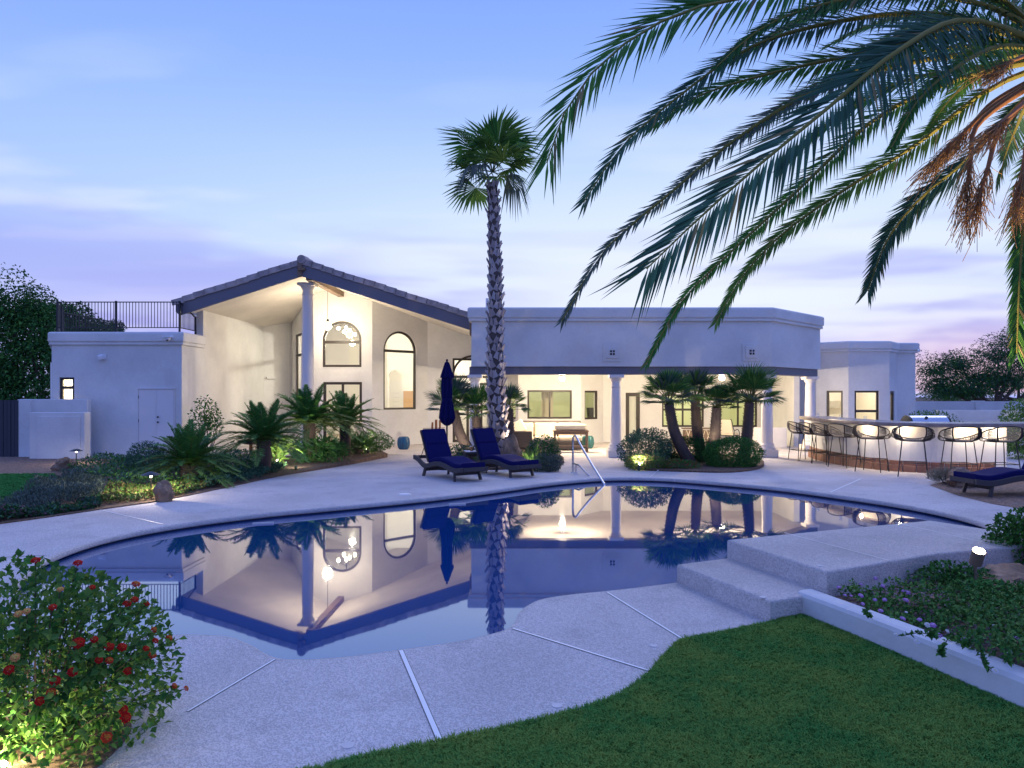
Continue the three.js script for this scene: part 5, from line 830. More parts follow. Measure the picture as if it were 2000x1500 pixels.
{
  const G = 'fan palms in the shrub bed', b = (px, d) => V(plan(px, d)[0], deckY(d) + 0.01, -d);
  fanPalm('fan palm leaning left over the dark round shrub', b(1352, 19.4), at(1306, 788, 19.2), 26, 0.95, 91, G); fanPalm('fan palm standing behind the leaning one', b(1372, 20.4), at(1358, 780, 20.3), 22, 0.95, 92, G);
  fanPalm('shortest fan palm with lit pale fronds', b(1390, 19.8), at(1400, 796, 19.6), 20, 0.72, 93, G); fanPalm('fan palm behind the clipped round shrub nearest the third column', b(1450, 19.6), at(1464, 786, 19.5), 28, 1.05, 94, G);
  const K = 'fan palms behind the umbrella'; fanPalm('fan palm with thick trunk leaning left behind the umbrella', b(935, 20.2), at(886, 798, 20.4), 18, 1.0, 95, K); fanPalm('small fan palm beside the first patio column', b(948, 20.6), at(930, 812, 20.4), 16, 0.95, 96, K); fanPalm('small fan palm showing right of the tall trunk', b(996, 20.8), at(994, 800, 20.8), 14, 0.8, 97, K);
}
// ---- the date palm overhead, its trunk just outside the frame
{
  const C = at(2085, 110, 6.7), base = V(C.x + 0.1, 0.13, C.z - 0.05), g = thing('date_palm', 'large date palm arching its feather fronds over the pool', 'palm', base), rel = (p) => p.sub(base);
  const tr = sub('trunk', g), tp = [V(0, -0.1, 0), V(0.05, 2.2, 0), rel(C.clone().add(V(0, -0.15, 0)))]; obj('core', taper(tp, [0.27, 0.23, 0.3], 18, 18), M.palmBark, tr);
  const c = new THREE.CatmullRomCurve3(tp), boots = []; for (let i = 0; i < 240; i++) { const k = i / 240, p = c.getPointAt(k), a = i * 2.39996; boots.push(box(0.14, 0.14, 0.06, 0, 0, 0, 0, 0).rotateX(-0.35).translate(0, 0, lerp(0.24, 0.27, k)).rotateY(a).translate(p.x, p.y, p.z)); } obj('leaf_bases', boots, M.boot2, tr).userData.kind = 'stuff';
  const P = (...l) => l.map(([px, py, d]) => rel(at(px, py, d)));
  const cc = [2085, 110, 6.7];
  const list = [
    [P(cc, [1820, -90, 6.4], [1560, -25, 5.9], [1330, 25, 5.6], [1195, 105, 5.4], [1110, 205, 5.3], [1068, 318, 5.3]), 0.56, 0.25, GREEN.mid],
    [P(cc, [1850, 30, 6.5], [1620, 45, 6.2], [1450, 100, 6.0], [1330, 185, 5.9], [1215, 285, 5.8], [1140, 395, 5.8]), 0.36, 0.5, GREEN.blueGreen],
    [P(cc, [1880, 70, 6.6], [1680, 105, 6.5], [1500, 145, 6.4], [1370, 185, 6.3], [1270, 245, 6.2]), 0.40, 0.35, GREEN.mid],
    [P(cc, [1900, 40, 6.0], [1760, 95, 5.2], [1600, 225, 4.8], [1450, 350, 4.6], [1340, 450, 4.5], [1263, 525, 4.45]), 0.6, 0.0, GREEN.blueGreen],
    [P(cc, [1850, 110, 6.6], [1600, 175, 6.4], [1440, 270, 6.2], [1300, 385, 6.0], [1180, 490, 5.9], [1097, 628, 5.9]), 0.27, 0.6, GREEN.grey],
    [P(cc, [1900, 145, 6.8], [1720, 225, 6.9], [1560, 370, 6.9], [1430, 490, 6.9], [1330, 590, 6.9], [1262, 712, 6.9]), 0.30, 0.45, GREEN.mid],
    [P(cc, [1930, 175, 6.9], [1800, 275, 7.2], [1650, 370, 7.3], [1530, 455, 7.4], [1450, 540, 7.4], [1398, 630, 7.4]), 0.33, 0.3, GREEN.fresh],
    [P(cc, [1990, 205, 7.0], [1880, 320, 7.6], [1800, 385, 7.9], [1735, 465, 8.0], [1695, 568, 8.0]), 0.36, 0.35, GREEN.blueGreen],
    [P(cc, [2040, 240, 6.6], [2005, 390, 6.3], [1992, 530, 6.2], [1986, 690, 6.2]), 0.28, 0.4, GREEN.mid],
    [P(cc, [2010, 200, 7.2], [1985, 250, 7.8], [1965, 300, 8.2], [1950, 352, 8.4]), 0.3, 0.35, GREEN.blueGreen],
    [P(cc, [1950, 20, 6.3], [1780, -10, 6.0], [1600, 10, 5.8], [1480, 60, 5.7], [1400, 130, 5.6]), 0.42, 0.3, GREEN.dark],
    [P(cc, [1960, -60, 6.2], [1850, -160, 5.6], [1700, -190, 5.2], [1560, -150, 5.0]), 0.5, 0.3, GREEN.mid],
    [P(cc, [1900, 90, 7.0], [1720, 120, 7.4], [1560, 190, 7.7], [1450, 270, 7.9]), 0.42, 0.3, GREEN.mid],
    [P(cc, [1930, 130, 7.4], [1760, 160, 8.0], [1620, 240, 8.4], [1520, 330, 8.6]), 0.4, 0.3, GREEN.mid],
    [P(cc, [1960, 90, 6.1], [1870, 130, 5.6], [1790, 200, 5.3], [1740, 290, 5.2]), 0.34, 0.2, GREEN.mid],
    [P(cc, [1900, -20, 6.6], [1720, -20, 6.8], [1560, 40, 7.0], [1430, 120, 7.1]), 0.42, 0.3, GREEN.mid],
    [P(cc, [1940, 60, 6.2], [1830, 60, 5.7], [1720, 110, 5.3], [1650, 190, 5.1]), 0.42, 0.2, GREEN.dark],
  ];
  const r = makeRandom(55);
  for (let i = 0; i < 13; i++) { const a = -1.2 + i / 12 * 3.6, e = 0.5 + 0.9 * r(), L = 3.2, b = rel(C.clone()), pts = [b]; for (let k = 1; k <= 5; k++) { const t = k / 5; pts.push(b.clone().add(V(Math.cos(a) * Math.cos(e) * L * t, Math.sin(e) * L * t - 1.5 * t * t, -Math.sin(a) * Math.cos(e) * L * t))); } list.push([pts, 0.42, 0.3, GREEN.mid]); }
  const tipped = [0.6, 0.5, 0.5, 0.62, 0.42, 0.38, 0.42, 0.55, 0.55, 0.6];
  list.forEach(([pts, len, vee, cols], i) => obj('frond', pinnate(pts, { seed: 600 + i, n: 140, from: 0.16, len: len * 1.2, w: 0.027, face: 0.8, dry: 0.05, sweep: [0.95, 0.42], vee: vee * 0.6, veeJitter: 0.35, env: (t) => Math.min(1, 0.45 + 2 * (t - 0.15)) * (tipped[i] ?? 0.3) ** (t * t * 1.3), cols, r0: 0.032, r1: 0.005, rachis: [0.30, 0.27, 0.07], droop: 0.12, sag: 0.12 }), M.leafThin, g));
  // spent fruit stalks
  for (const [mid, end, sp] of [[[1930, 215, 6.5], [1790, 345, 6.3], 0.7], [[1905, 250, 6.4], [1880, 425, 6.3], 1], [[1950, 260, 6.3], [1895, 440, 6.2], 1], [[2010, 260, 6.2], [1982, 425, 6.1], 1], [[2000, 110, 6.0], [1945, 130, 5.9], 1.1], [[1990, 210, 5.9], [1930, 260, 5.8], 1.1], [[1940, 200, 6.6], [1840, 300, 6.6], 0.6]]) {
    const a = rel(at(2070, 130, 6.5)), m = rel(at(...mid)), e = rel(at(...end)), st = sub('fruit_stalk', g), k = m.clone().lerp(e, 0.35), s = []; obj('stalk', taper([a, m, k, e.clone().lerp(m, 0.3)], [0.035, 0.03, 0.022, 0.012], 8, 16), M.stalk, st);
    const dir = e.clone().sub(m).normalize(); for (let i = 0; i < 120; i++) { const t = r(), p = m.clone().lerp(e, 0.3 + 0.5 * t), q = p.clone().addScaledVector(dir, 0.1 + 0.28 * r()).add(V((r() - 0.5) * 0.22 * sp, -0.16 * r(), (r() - 0.5) * 0.22 * sp)), w = p.clone().lerp(q, 0.5).add(V((r() - 0.5) * 0.08, 0.03 * (r() - 0.5), (r() - 0.5) * 0.08)); s.push(tube([p, w, q], 0.0028, 3, 4)); } obj('strands', s, M.strand, st);
  }
  const lp = at(1905, 1092, 6.25), u = thing('palm_spotlight', 'bronze spotlight on a stake shining up at the date palm', 'spotlight', [lp.x, 0.13, lp.z]), d = C.clone().sub(lp).normalize(), h = lp.y - 0.13;
  obj('stake', cyl(0.014, 0.012, h), M.timber, u); const dv = d.clone().add(V(-0.25, 0, 0.5)).normalize(); obj('canister', rod(V(0, h - 0.04, 0), V(0, h - 0.04, 0).addScaledVector(dv, 0.13), 0.052, 18), M.timber, u); const sh = V(0, h - 0.04, 0).addScaledVector(dv, 0.13); obj('lamp_lens', rod(sh.clone(), sh.clone().addScaledVector(dv, 0.008), 0.047, 18), M.bulb, u); spot(u, sh.clone().addScaledVector(d, 0.03), sh.clone().addScaledVector(d, 3), 150, 0.5, 2, new THREE.Color(1, 0.74, 0.42));
}
// ---------------------------------------------------------------- shrubs, flowers, boulders, far trees
function boulder(label, p, r, seed, mat = M.rock) {
  const g = new THREE.IcosahedronGeometry(1, 3), q = g.attributes.position, R = makeRandom(seed), o = [R() * 50, R() * 50, R() * 50];
  for (let i = 0; i < q.count; i++) { const x = q.getX(i), y = q.getY(i), z = q.getZ(i), k = 0.35 + 1.05 * fbm(x * 1.6 + o[0] + z * 0.9, y * 1.6 + o[1] - z * 0.8, 4) + 0.12 * Math.abs(fbm(x * 4 + o[2], z * 4 + y * 3, 2) - 0.5); q.setXYZ(i, x * r[0] * k, Math.max(-0.05, y * r[1] * k + r[1] * 0.55), z * r[2] * k); }
  g.computeVertexNormals(); const m = obj('boulder', g, mat); m.position.copy(p); m.rotation.y = R() * 6; tag(m, label, 'boulder', 'garden boulders'); return m;
}
const bedY = (px, py) => { const p = gnd(px, py); p.y = Math.max(0.015, deckY(-p.z)); return p; };
boulder('pale pointed boulder beside the dark mushroom path light', bedY(320, 979), [0.17, 0.22, 0.15], 1);
boulder('rounded tan boulder beside the white mushroom path light', bedY(126, 922), [0.3, 0.24, 0.24], 2);
boulder('pale flat sided boulder at the foot of the tall palm', V(plan(1002, 18.8)[0], 0, -18.8), [0.3, 0.5, 0.2], 3);
boulder('brown boulder beneath the foot of the single lounger', V(gnd(1880, 950).x, 0, gnd(1880, 950).z), [0.42, 0.26, 0.3], 4);
boulder('dark flat boulder beside the palm spotlight', V(at(1992, 1100, 6.3).x, 0.12, -6.45), [0.42, 0.13, 0.24], 5, M.rock);
boulder('small stone in the bed near the path end of the uplights', bedY(700, 893), [0.22, 0.13, 0.15], 6);

// left bed
const px2 = (list) => list.map(([a, b]) => { const p = gnd(a, b); return [p.x, p.z]; });
cover('low_shrubs', 'dark creeping ground cover along the back of the left bed', px2([[130, 935], [190, 915], [300, 903], [430, 903], [560, 905], [500, 933], [400, 955], [280, 962], [150, 958]]), 0, 11000, 0.42, 0.075, 0.03, [...GREEN.blueGreen, ...GREEN.mid], 701, { freq: 1.1 });
cover('blue_shrub', 'grey blue fine leaved shrubs at the left edge of the bed', px2([[-120, 1036], [-60, 1018], [20, 998], [75, 972], [125, 950], [200, 952], [200, 985], [100, 1003], [0, 1018]]), 0, 12000, 0.42, 0.07, 0.016, GREEN.grey, 702, { freq: 1.3, rise: 1.2 });
cover('trailing_plants', 'yellow green trailing plants lit by the path light', px2([[185, 990], [210, 960], [330, 952], [440, 944], [400, 958], [340, 972], [270, 982]]), 0, 6500, 0.2, 0.06, 0.028, [...GREEN.dry, ...GREEN.fresh], 703, { freq: 2 });
cover('dark_ground_cover', 'dark green ground cover in front of the sago palms', px2([[400, 958], [420, 930], [500, 918], [560, 918], [520, 934], [450, 950]]), 0, 5000, 0.24, 0.055, 0.026, GREEN.blueGreen, 704, { freq: 1.8 });
cover('dark_border_cover', 'low green cover with purple flowers along the lower paving edge', px2([[-60, 1028], [0, 1012], [110, 998], [190, 988], [195, 994], [87, 1010], [0, 1022]]), 0, 4500, 0.26, 0.06, 0.026, [...GREEN.dark, ...GREEN.blueGreen, [0.14, 0.09, 0.10]], 705, { freq: 2 });
shrub('upright_shrub', 'tall open leafy shrub against the lit porch wall', bedY(405, 893), [0.5, 0.75, 0.45], 1100, 0.085, 0.05, GREEN.mid, 711, { deep: 0.9, lift: 1.35, stems: 9, stemScale: 1.1 });
shrub('feathery_shrub', 'feathery dark shrub left of the lowest sago palm', bedY(290, 930), [0.5, 0.42, 0.4], 2600, 0.08, 0.018, GREEN.blueGreen, 712, {});
shrub('cycad_pup', 'small lit sago offset beside the uplight', bedY(536, 915), [0.28, 0.4, 0.25], 420, 0.34, 0.035, GREEN.fresh, 713, { deep: 0.95, rise: 1.2 });
shrub('fern_clump', 'bright green fern clump lit by the second uplight', bedY(700, 893), [0.42, 0.26, 0.35], 420, 0.34, 0.035, GREEN.fresh, 714, { deep: 0.95, rise: 0.9 });
shrub('dark_fern_clump', 'dark fern clump at the foot of the tallest sago palm', bedY(620, 908), [0.75, 0.36, 0.45], 1500, 0.24, 0.03, GREEN.dark, 715, { deep: 0.9 });
shrub('round_fern', 'lit feathery clump between the two uplights', bedY(658, 899), [0.4, 0.24, 0.32], 900, 0.14, 0.02, [...GREEN.fresh, ...GREEN.dry], 716, { deep: 0.8 });
shrub('end_shrub', 'low dark shrub at the far tip of the left bed', bedY(735, 888), [0.55, 0.3, 0.4], 2600, 0.06, 0.026, GREEN.mid, 717, {});
upLight('starry uplight at the edge of the bed before the tallest sago palm', bedY(578, 921), V(gnd(560, 912).x, 1.3, gnd(530, 905).z + 0.6), 13, 1.0); upLight('uplight at the tip of the left bed beside the fern', bedY(719, 892), V(gnd(690, 890).x, 1.4, gnd(690, 890).z), 11, 1.0); upLight('hidden uplight behind the trunk of the second sago palm', bedY(545, 912), V(gnd(522, 912).x, 1.4, gnd(515, 920).z), 9, 1.0);

// beds on the paving
shrub('flowering_shrub', 'rounded shrub with pale blooms beside the pool handrail', V(plan(1060, 18.3)[0], -0.03, -18.3), [0.5, 0.42, 0.42], 4200, 0.06, 0.03, [...GREEN.mid, ...GREEN.dark, [0.42, 0.34, 0.24]], 721, {});
shrub('low_lily', 'lit lily clump below the flowering shrub', V(plan(1043, 17.9)[0], -0.02, -17.9), [0.3, 0.2, 0.26], 300, 0.26, 0.03, GREEN.fresh, 722, { deep: 0.95, rise: 1 });
shrub('grey_border_shrub', 'grey green low shrub at the tip of the palm bed', V(plan(1072, 17.6)[0], -0.02, -17.6), [0.36, 0.2, 0.26], 1500, 0.06, 0.026, GREEN.grey, 723, {});
shrub('lounger_shrub', 'small leafy plant behind the side table', V(plan(902, 18.6)[0], -0.05, -18.6), [0.42, 0.34, 0.3], 1500, 0.07, 0.032, [...GREEN.mid, ...GREEN.grey], 724, { deep: 0.8 });
shrub('dark_round_shrub', 'large dark round shrub under the leaning fan palm', V(plan(1262, 19.2)[0], -0.05, -19.2), [0.68, 0.5, 0.6], 8000, 0.06, 0.028, GREEN.blueGreen, 725, {});
shrub('dark_round_shrub', 'dark shrub filling the bed between the palm trunks', V(plan(1340, 19.9)[0], -0.06, -19.9), [0.85, 0.38, 0.5], 6500, 0.06, 0.028, GREEN.dark, 726, {});
shrub('clipped_shrub', 'clipped glossy green shrub below the third column', V(plan(1426, 18.6)[0], -0.05, -18.6), [0.72, 0.4, 0.55], 11000, 0.048, 0.03, GREEN.mid, 727, { deep: 0.3, rough: 0.06, lumps: 5 });
shrub('golden_cover', 'golden green mound lit by an uplight before the dark shrub', V(plan(1262, 18.1)[0], -0.04, -18.1), [0.55, 0.2, 0.3], 2600, 0.06, 0.024, [...GREEN.fresh, ...GREEN.dry], 728, {});
shrub('red_flower_cover', 'low cover with small red flowers between the two big shrubs', V(plan(1325, 18.0)[0], -0.04, -18.0), [0.5, 0.14, 0.25], 1800, 0.05, 0.022, [...GREEN.mid, [0.28, 0.07, 0.03]], 729, {});
upLight('uplight hidden in the golden mound', V(plan(1248, 17.75)[0], 0.0, -17.75), V(plan(1255, 18.4)[0], 0.9, -18.5), 9, 1.05); upLight('uplight at the foot of the tall palm beside the lily', V(plan(1017, 19.35)[0], 0.0, -19.35), V(plan(986, 19.5)[0], 2.2, -19.5), 26, 0.6); upLight('uplight under the lily clump', V(plan(1030, 17.7)[0], 0.0, -17.7), V(plan(1048, 18.2)[0], 0.8, -18.2), 4, 1.0);
upLight('uplight between the fan palm trunks', V(plan(1392, 18.9)[0], 0.25, -18.9), V(plan(1396, 19.7)[0], 1.9, -19.9), 14, 0.8); upLight('uplight behind the loungers below the small fan palms', V(plan(905, 19.3)[0], 0.0, -19.3), V(plan(915, 20.4)[0], 1.6, -20.4), 9, 0.8);

// red lantana in the near corner
const floret = (seed, k1, k2) => { const r = makeRandom(seed), l = []; for (let i = 0; i < 26; i++) { const a = i * 2.39996, y = 1 - 0.95 * i / 26, q = Math.sqrt(1 - y * y); l.push(painted(new THREE.IcosahedronGeometry(0.0075, 0).scale(1, 0.7, 1).translate(Math.cos(a) * q * 0.026, y * 0.018 + 0.002 * r(), Math.sin(a) * q * 0.026), i < 6 ? k2 : k1)); } return ready(l); };
const FLO = { red: floret(1, [0.45, 0.012, 0.012], [0.5, 0.04, 0.015]), scarlet: floret(2, [0.5, 0.05, 0.02], [0.55, 0.18, 0.03]), orange: floret(3, [0.6, 0.25, 0.08], [0.65, 0.4, 0.1]), pink: floret(4, [0.45, 0.2, 0.5], [0.6, 0.4, 0.6]), white: floret(5, [0.72, 0.7, 0.72], [0.7, 0.65, 0.5]) };
{
  const c = V(-2.6, 0.0, -3.86), R = [0.56, 0.60, 0.56], g = thing('red_lantana', 'leafy lantana bush with red flower heads in the near left corner', 'bush', c), L = new Leaves(801), cy = 0.26;
  bed('corner_bed', 'soil patch under the red lantana', [[-3.4, -4.1], [-2.6, -4.35], [-2.15, -4.0], [-2.1, -3.4], [-2.3, -2.8], [-3.4, -2.8]], 0.012);
  crownLeaves(L, V(0, cy, 0), R, 9500, 0.046, 0.031, [...GREEN.mid, ...GREEN.fresh, ...GREEN.fresh], { deep: 0.72, floor: 0.01, lumps: 26, rough: 0.26, rise: 0.4 });
  // shoots that stand out of the bush, with paired leaves
  const heads = [[70, 1096, 'red', 1], [152, 1101, 'red', 1], [265, 1142, 'scarlet', 1], [248, 1180, 'red', 0.9], [262, 1172, 'red', 0.9], [286, 1180, 'red', 0.7], [103, 1187, 'red', 0.8], [153, 1257, 'red', 1.25], [184, 1250, 'red', 0.8], [213, 1264, 'red', 1], [238, 1265, 'red', 1], [301, 1231, 'scarlet', 0.8], [330, 1247, 'scarlet', 0.8], [303, 1252, 'red', 0.7], [297, 1280, 'scarlet', 0.9], [285, 1267, 'red', 0.7], [18, 1309, 'red', 1], [142, 1313, 'red', 1], [108, 1331, 'red', 1], [100, 1353, 'scarlet', 0.9], [249, 1311, 'red', 0.9], [240, 1387, 'red', 1], [245, 1402, 'red', 1.1], [340, 1340, 'scarlet', 0.7], [363, 1345, 'scarlet', 0.7], [208, 1440, 'scarlet', 1.1], [78, 1370, 'red', 0.9], [213, 1291, 'scarlet', 0.8], [193, 1290, 'red', 0.8], [30, 1285, 'orange', 0.9], [52, 1195, 'orange', 0.8], [36, 1200, 'orange', 0.8], [118, 1152, 'orange', 0.7], [180, 1148, 'red', 0.7]];
  const shoots = [], D = (px, py) => V((px - CX) / F, -(py - CY) / F, -1);
  heads.forEach(([px, py, kind, s]) => {
    const d = D(px, py), o = V(0, EYE, 0).sub(c).sub(V(0, cy, 0)), q = V(d.x / R[0], d.y / R[1], d.z / R[2]), w = V(o.x / R[0], o.y / R[1], o.z / R[2]), A = q.dot(q), B = q.dot(w), C2 = w.dot(w) - 1.27 ** 2, disc = B * B - A * C2, t = disc > 0 ? (-B - Math.sqrt(disc)) / A : -B / A, p = V(0, EYE, 0).addScaledVector(d, t).sub(c);
    const f = obj('flower_head', FLO[kind], M.petal, g); f.position.copy(p); f.scale.setScalar(s * 0.78); const out = p.clone().sub(V(0, cy - 0.2, 0)).normalize(); f.quaternion.setFromUnitVectors(V(0, 1, 0), out.clone().add(V(0, 0.5, 0.4)).normalize());
    const root = p.clone().multiplyScalar(0.55).add(V(0, -0.02, 0)); shoots.push(taper([root, root.clone().lerp(p, 0.5).add(V(0, 0.02, 0)), p.clone().addScaledVector(out, -0.005)], [0.004, 0.003, 0.0022], 5, 6));
    for (let i = 0; i < 22; i++) { const b = root.clone().lerp(p, 0.25 + 0.7 * (i >> 1) / 11), dd = L.rnd3().addScaledVector(out, 0.5).normalize(); L.leaf(b, dd, L.rnd3().add(V(0, 1, 0)).normalize(), 0.05 * (0.7 + 0.5 * L.r()), 0.034, L.tone([...GREEN.mid, ...GREEN.fresh]), 0.2, 0.42, 0.15); }
  });
  const st = []; for (let i = 0; i < 26; i++) { const d = L.rnd3(); d.y = Math.abs(d.y) + 0.35; d.normalize(); st.push(taper([V(d.x * 0.06, 0, d.z * 0.06), V(d.x * R[0] * 0.5, cy * 0.7 + 0.3 * d.y * R[1], d.z * R[2] * 0.5), V(d.x * R[0] * 0.95, cy + d.y * R[1] * 0.9, d.z * R[2] * 0.95)], [0.008, 0.005, 0.002], 5, 8)); }
  obj('stem', [...shoots, ...st], M.bark, g); obj('foliage', L.done(), M.leafThin, g);
  const u = thing('bed_uplight', 'uplight burning under the red lantana', 'uplight', [-2.5, 0.0, -3.46], 0, 'small uplights in the beds'); obj('canister', cyl(0.035, 0.04, 0.06, 0, 0, 0, 14), M.darkSteel, u); obj('lamp_lens', cyl(0.036, 0.03, 0.012, 0, 0.06, 0, 14), M.bulb, u); lamp(u, [0, 0.09, 0], 1.9, 1.5, new THREE.Color(1, 0.84, 0.5));
}
// trailing lantana over the planter
{
  const mat1 = [[2.72, -6.05], [3.0, -6.05], [3.4, -5.85], [3.9, -5.5], [4.6, -5.3], [4.7, -4.6], [3.9, -3.9], [3.3, -3.75], [3.02, -4.3], [2.8, -5.1]].map(([x, z]) => [x, z]);
  const g = thing('trailing_lantana', 'mat of trailing lantana with pink flowers spilling over the planter wall', 'ground cover', [3.3, 0.13, -4.9]), L = new Leaves(821);
  for (let k = 0, t = 0; k < 9500 && t < 150000; t++) { const x = lerp(2.6, 4.8, L.r()), z = lerp(-6.1, -3.6, L.r()); if (!inside([x, z], mat1)) continue; const m = fbm(x * 2.4 + 11, z * 2.4 + 60, 3) - 0.24; if (m < 0) continue; const h = Math.min(0.18, m * 0.85); L.leaf(V(x - 3.3, 0.01 + h * (1 - 0.8 * L.r() ** 2), z + 4.9), L.rnd3().add(V(0, 0.5, 0)).normalize(), L.rnd3().add(V(0, 1, 0)).normalize(), 0.036 * (0.7 + 0.6 * L.r()), 0.026, L.tone(L.r() < 0.45 ? GREEN.mid : GREEN.fresh), 0.2, 0.45, 0.1); k++; }
  const vines = []; const vine = (pts) => { const c = new THREE.CatmullRomCurve3(pts.map(([px, py, d]) => at(px, py, d).sub(g.position))); vines.push(new THREE.TubeGeometry(c, 16, 0.003, 5)); for (let i = 0; i < 46; i++) { const p = c.getPoint(0.1 + 0.9 * L.r()); L.leaf(p, L.rnd3().add(V(-0.2, 0.2, 0.4)).normalize(), L.rnd3().add(V(0, 1, 0)).normalize(), 0.034 * (0.7 + 0.6 * L.r()), 0.026, L.tone(GREEN.mid), 0.2, 0.45, 0.1); } };
  vine([[1900, 1245, 4.55], [1915, 1265, 4.42], [1918, 1290, 4.36], [1938, 1308, 4.34]]); vine([[1840, 1238, 4.8], [1820, 1240, 4.72], [1795, 1236, 4.72], [1760, 1242, 4.74]]); vine([[1850, 1250, 4.7], [1840, 1268, 4.6], [1836, 1278, 4.58]]); vine([[1905, 1235, 4.6], [1890, 1255, 4.5], [1880, 1262, 4.45]]); vine([[1700, 1185, 5.3], [1690, 1195, 5.2], [1702, 1205, 5.1]]); vine([[1960, 1260, 4.4], [1972, 1280, 4.3], [1968, 1292, 4.26]]);
  obj('vine', vines, M.bark, g); obj('foliage', L.done(), M.leaf, g);
  for (const [px, py, k, s] of [[1638, 1148, 'pink', 0.8], [1681, 1164, 'pink', 1], [1650, 1163, 'pink', 0.7], [1662, 1164, 'pink', 0.6], [1724, 1145, 'pink', 0.9], [1682, 1142, 'pink', 0.7], [1710, 1130, 'pink', 0.8], [1765, 1155, 'pink', 0.8], [1773, 1158, 'pink', 0.9], [1769, 1173, 'pink', 1], [1709, 1172, 'pink', 0.7], [1728, 1172, 'pink', 0.8], [1685, 1180, 'pink', 0.7], [1720, 1194, 'pink', 0.9], [1763, 1209, 'pink', 0.9], [1796, 1211, 'pink', 0.8], [1811, 1221, 'white', 0.9], [1822, 1222, 'pink', 1], [1750, 1241, 'white', 0.8], [1791, 1254, 'white', 0.9], [1834, 1242, 'pink', 1], [1884, 1251, 'pink', 1], [1984, 1248, 'pink', 1], [1969, 1272, 'white', 1], [1943, 1311, 'white', 0.9], [1850, 1233, 'white', 0.6], [1770, 1196, 'white', 0.5], [1940, 1222, 'white', 0.6], [1831, 1109, 'pink', 0.8], [1794, 1148, 'pink', 0.6]]) {
    const p = onY(px, py, py > 1235 && px < 1960 ? 0.235 : 0.27), f = obj('flower_head', FLO[k], M.petal, g); f.position.copy(p.sub(g.position)); f.scale.setScalar(s * 0.72); f.rotation.set(0.5, px, 0.2);
  }
  shrub('small_planter_plant', 'leafy clump below the palm spotlight', V(at(1866, 1100, 6.35).x, 0.13, -6.4), [0.3, 0.12, 0.22], 1100, 0.04, 0.028, GREEN.mid, 822, { deep: 0.8 }); shrub('small_planter_plant', 'low sprouts before the dark flat boulder', V(at(1930, 1130, 5.9).x, 0.13, -5.9), [0.36, 0.1, 0.2], 800, 0.04, 0.026, GREEN.mid, 823, { deep: 0.9 });
  shrub('planter_bush', 'leafy bush at the right edge above the platform end', V(at(2008, 1080, 7.0).x + 0.1, 0.13, -7.2), [0.32, 0.3, 0.3], 2400, 0.05, 0.034, GREEN.mid, 824, { deep: 0.8 }); cover('sprouts', 'scattered green sprouts over the planter gravel', [[3.6, -6.0], [4.6, -6.4], [5.2, -5.2], [4.8, -4.2], [4.0, -4.6]], 0.13, 3600, 0.14, 0.036, 0.026, GREEN.mid, 825, { freq: 3, bare: 0.4 });
}
// plants round the bar
shrub('hedge_bush', 'green hedge bush behind the grill', V(plan(1805, 21)[0], -0.1, -21), [1.0, 0.78, 0.5], 6000, 0.06, 0.035, GREEN.mid, 831, { deep: 0.35 });
shrub('desert_grass', 'pale dry grass tuft beside the brown boulder', V(gnd(1848, 944).x, 0, gnd(1848, 944).z), [0.36, 0.14, 0.22], 900, 0.16, 0.012, [[0.35, 0.3, 0.2], [0.28, 0.27, 0.18]], 832, { deep: 0.9, rise: 1.2 });
shrub('corner_bush', 'bright green leafy bush at the right edge above the low wall', V(plan(2010, 22)[0], -0.1, -22), [0.75, 0.95, 0.7], 4200, 0.10, 0.05, GREEN.fresh, 833, { deep: 0.6 });

// trees beyond the walls
function tree(name, label, p, h, trunkH, clumps, n, len, w, cols, seed, lean = 0, o = {}) {
  const g = thing(name, label, 'tree', p, 0, o.group), L = new Leaves(seed), r = L.r, top = V(lean, trunkH, 0), tr = sub('trunk', g);
  obj('stem', taper([V(0, -0.1, 0), V(lean * 0.3, trunkH * 0.5, 0.05), top], [h * 0.035, h * 0.028, h * 0.022], 9, 10), M.bark, tr);
  for (const [c, R] of clumps) {
    const v = V(...c), m = top.clone().lerp(v, 0.5).add(V(0.3 * (r() - 0.5), -0.25, 0.3 * (r() - 0.5))); obj('limb', taper([top, m, v], [h * 0.018, h * 0.011, h * 0.004], 7, 10), M.bark, tr);
    const tw = []; for (let i = 0; i < 9; i++) { const d = L.rnd3(), e = V(v.x + d.x * R[0] * 0.85, v.y + d.y * R[1] * 0.85, v.z + d.z * R[2] * 0.85); tw.push(taper([v.clone().lerp(m, 0.15), v.clone().lerp(e, 0.5), e], [h * 0.005, h * 0.003, h * 0.001], 5, 6)); } obj('twigs', tw, M.bark, tr);
    crownLeaves(L, v, R, n, len, w, cols, { deep: o.deep ?? 0.75, rough: 0.3, lumps: 22, rise: 0, droop: 0.3 });
  }
  obj('crown', L.done(), M.leaf, g); return g;
}
const far = (px, py, d) => at(px, py, d);
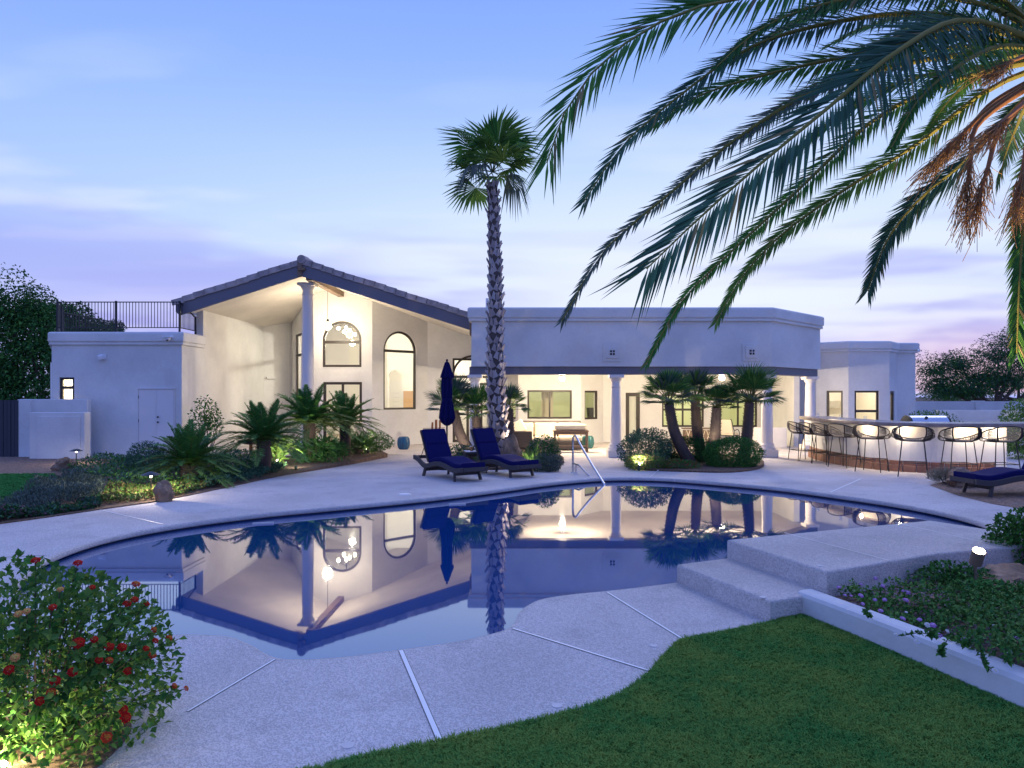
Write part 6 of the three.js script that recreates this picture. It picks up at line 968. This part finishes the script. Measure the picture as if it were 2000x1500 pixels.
{
  const cl = (d, x0, list) => list.map(([px, py, rx, ry]) => [[plan(px, d)[0] - x0, hAt(py, d), 0], [rx / F * d, ry / F * d, rx / F * d * 0.8]]);
  let d = 31, x = plan(30, d)[0]; tree('dense_tree', 'dense dark tree filling the left edge beyond the gate', V(x, -0.1, -d), 7, 2.2, cl(d, x, [[-20, 610, 60, 60], [30, 600, 55, 50], [60, 640, 55, 50], [10, 690, 70, 60], [70, 710, 60, 60], [-30, 740, 70, 60], [40, 765, 70, 40]]), 2300, 0.17, 0.085, [...GREEN.dark, ...GREEN.mid], 901, 0.1, { deep: 0.6 });
  d = 35; x = plan(105, d)[0]; tree('leafy_tree', 'leafy tree rising behind the roof railing', V(x, -0.1, -d), 6.5, 2.4, cl(d, x, [[75, 605, 40, 36], [110, 625, 42, 40], [145, 622, 30, 36], [165, 650, 40, 30], [90, 680, 50, 50]]), 1500, 0.17, 0.085, [...GREEN.dark, ...GREEN.mid], 902, 0, { deep: 0.6 });
  d = 42; x = plan(205, d)[0]; tree('low_tree', 'low dark tree just visible above the left parapet', V(x, -0.1, -d), 4.5, 1.6, cl(d, x, [[185, 636, 24, 18], [222, 638, 22, 16]]), 900, 0.14, 0.08, GREEN.dark, 903, 0, {});
  d = 38; x = plan(1960, d)[0]; tree('mesquite_tree', 'airy desert tree spreading against the pink sky behind the boundary wall', V(x, -0.1, -d), 6, 1.3, cl(d, x, [[1830, 720, 44, 26], [1875, 705, 48, 26], [1840, 750, 40, 20], [1905, 735, 50, 24], [1950, 690, 50, 34], [1985, 665, 46, 36], [2020, 700, 60, 46], [1965, 735, 50, 26], [1890, 760, 44, 12]]), 2300, 0.17, 0.03, [...GREEN.blueGreen, ...GREEN.mid], 904, -0.4, { deep: 0.9 });
  d = 46; x = plan(1990, d)[0]; tree('mesquite_tree', 'second desert tree behind the airy one at the right edge', V(x, -0.1, -d), 7, 1.6, cl(d, x, [[1930, 745, 60, 24], [1990, 740, 70, 30], [2050, 700, 70, 60], [1860, 768, 60, 12]]), 1800, 0.2, 0.04, GREEN.mid, 905, 0, { deep: 0.85 });
}
renderer.render(scene, camera);
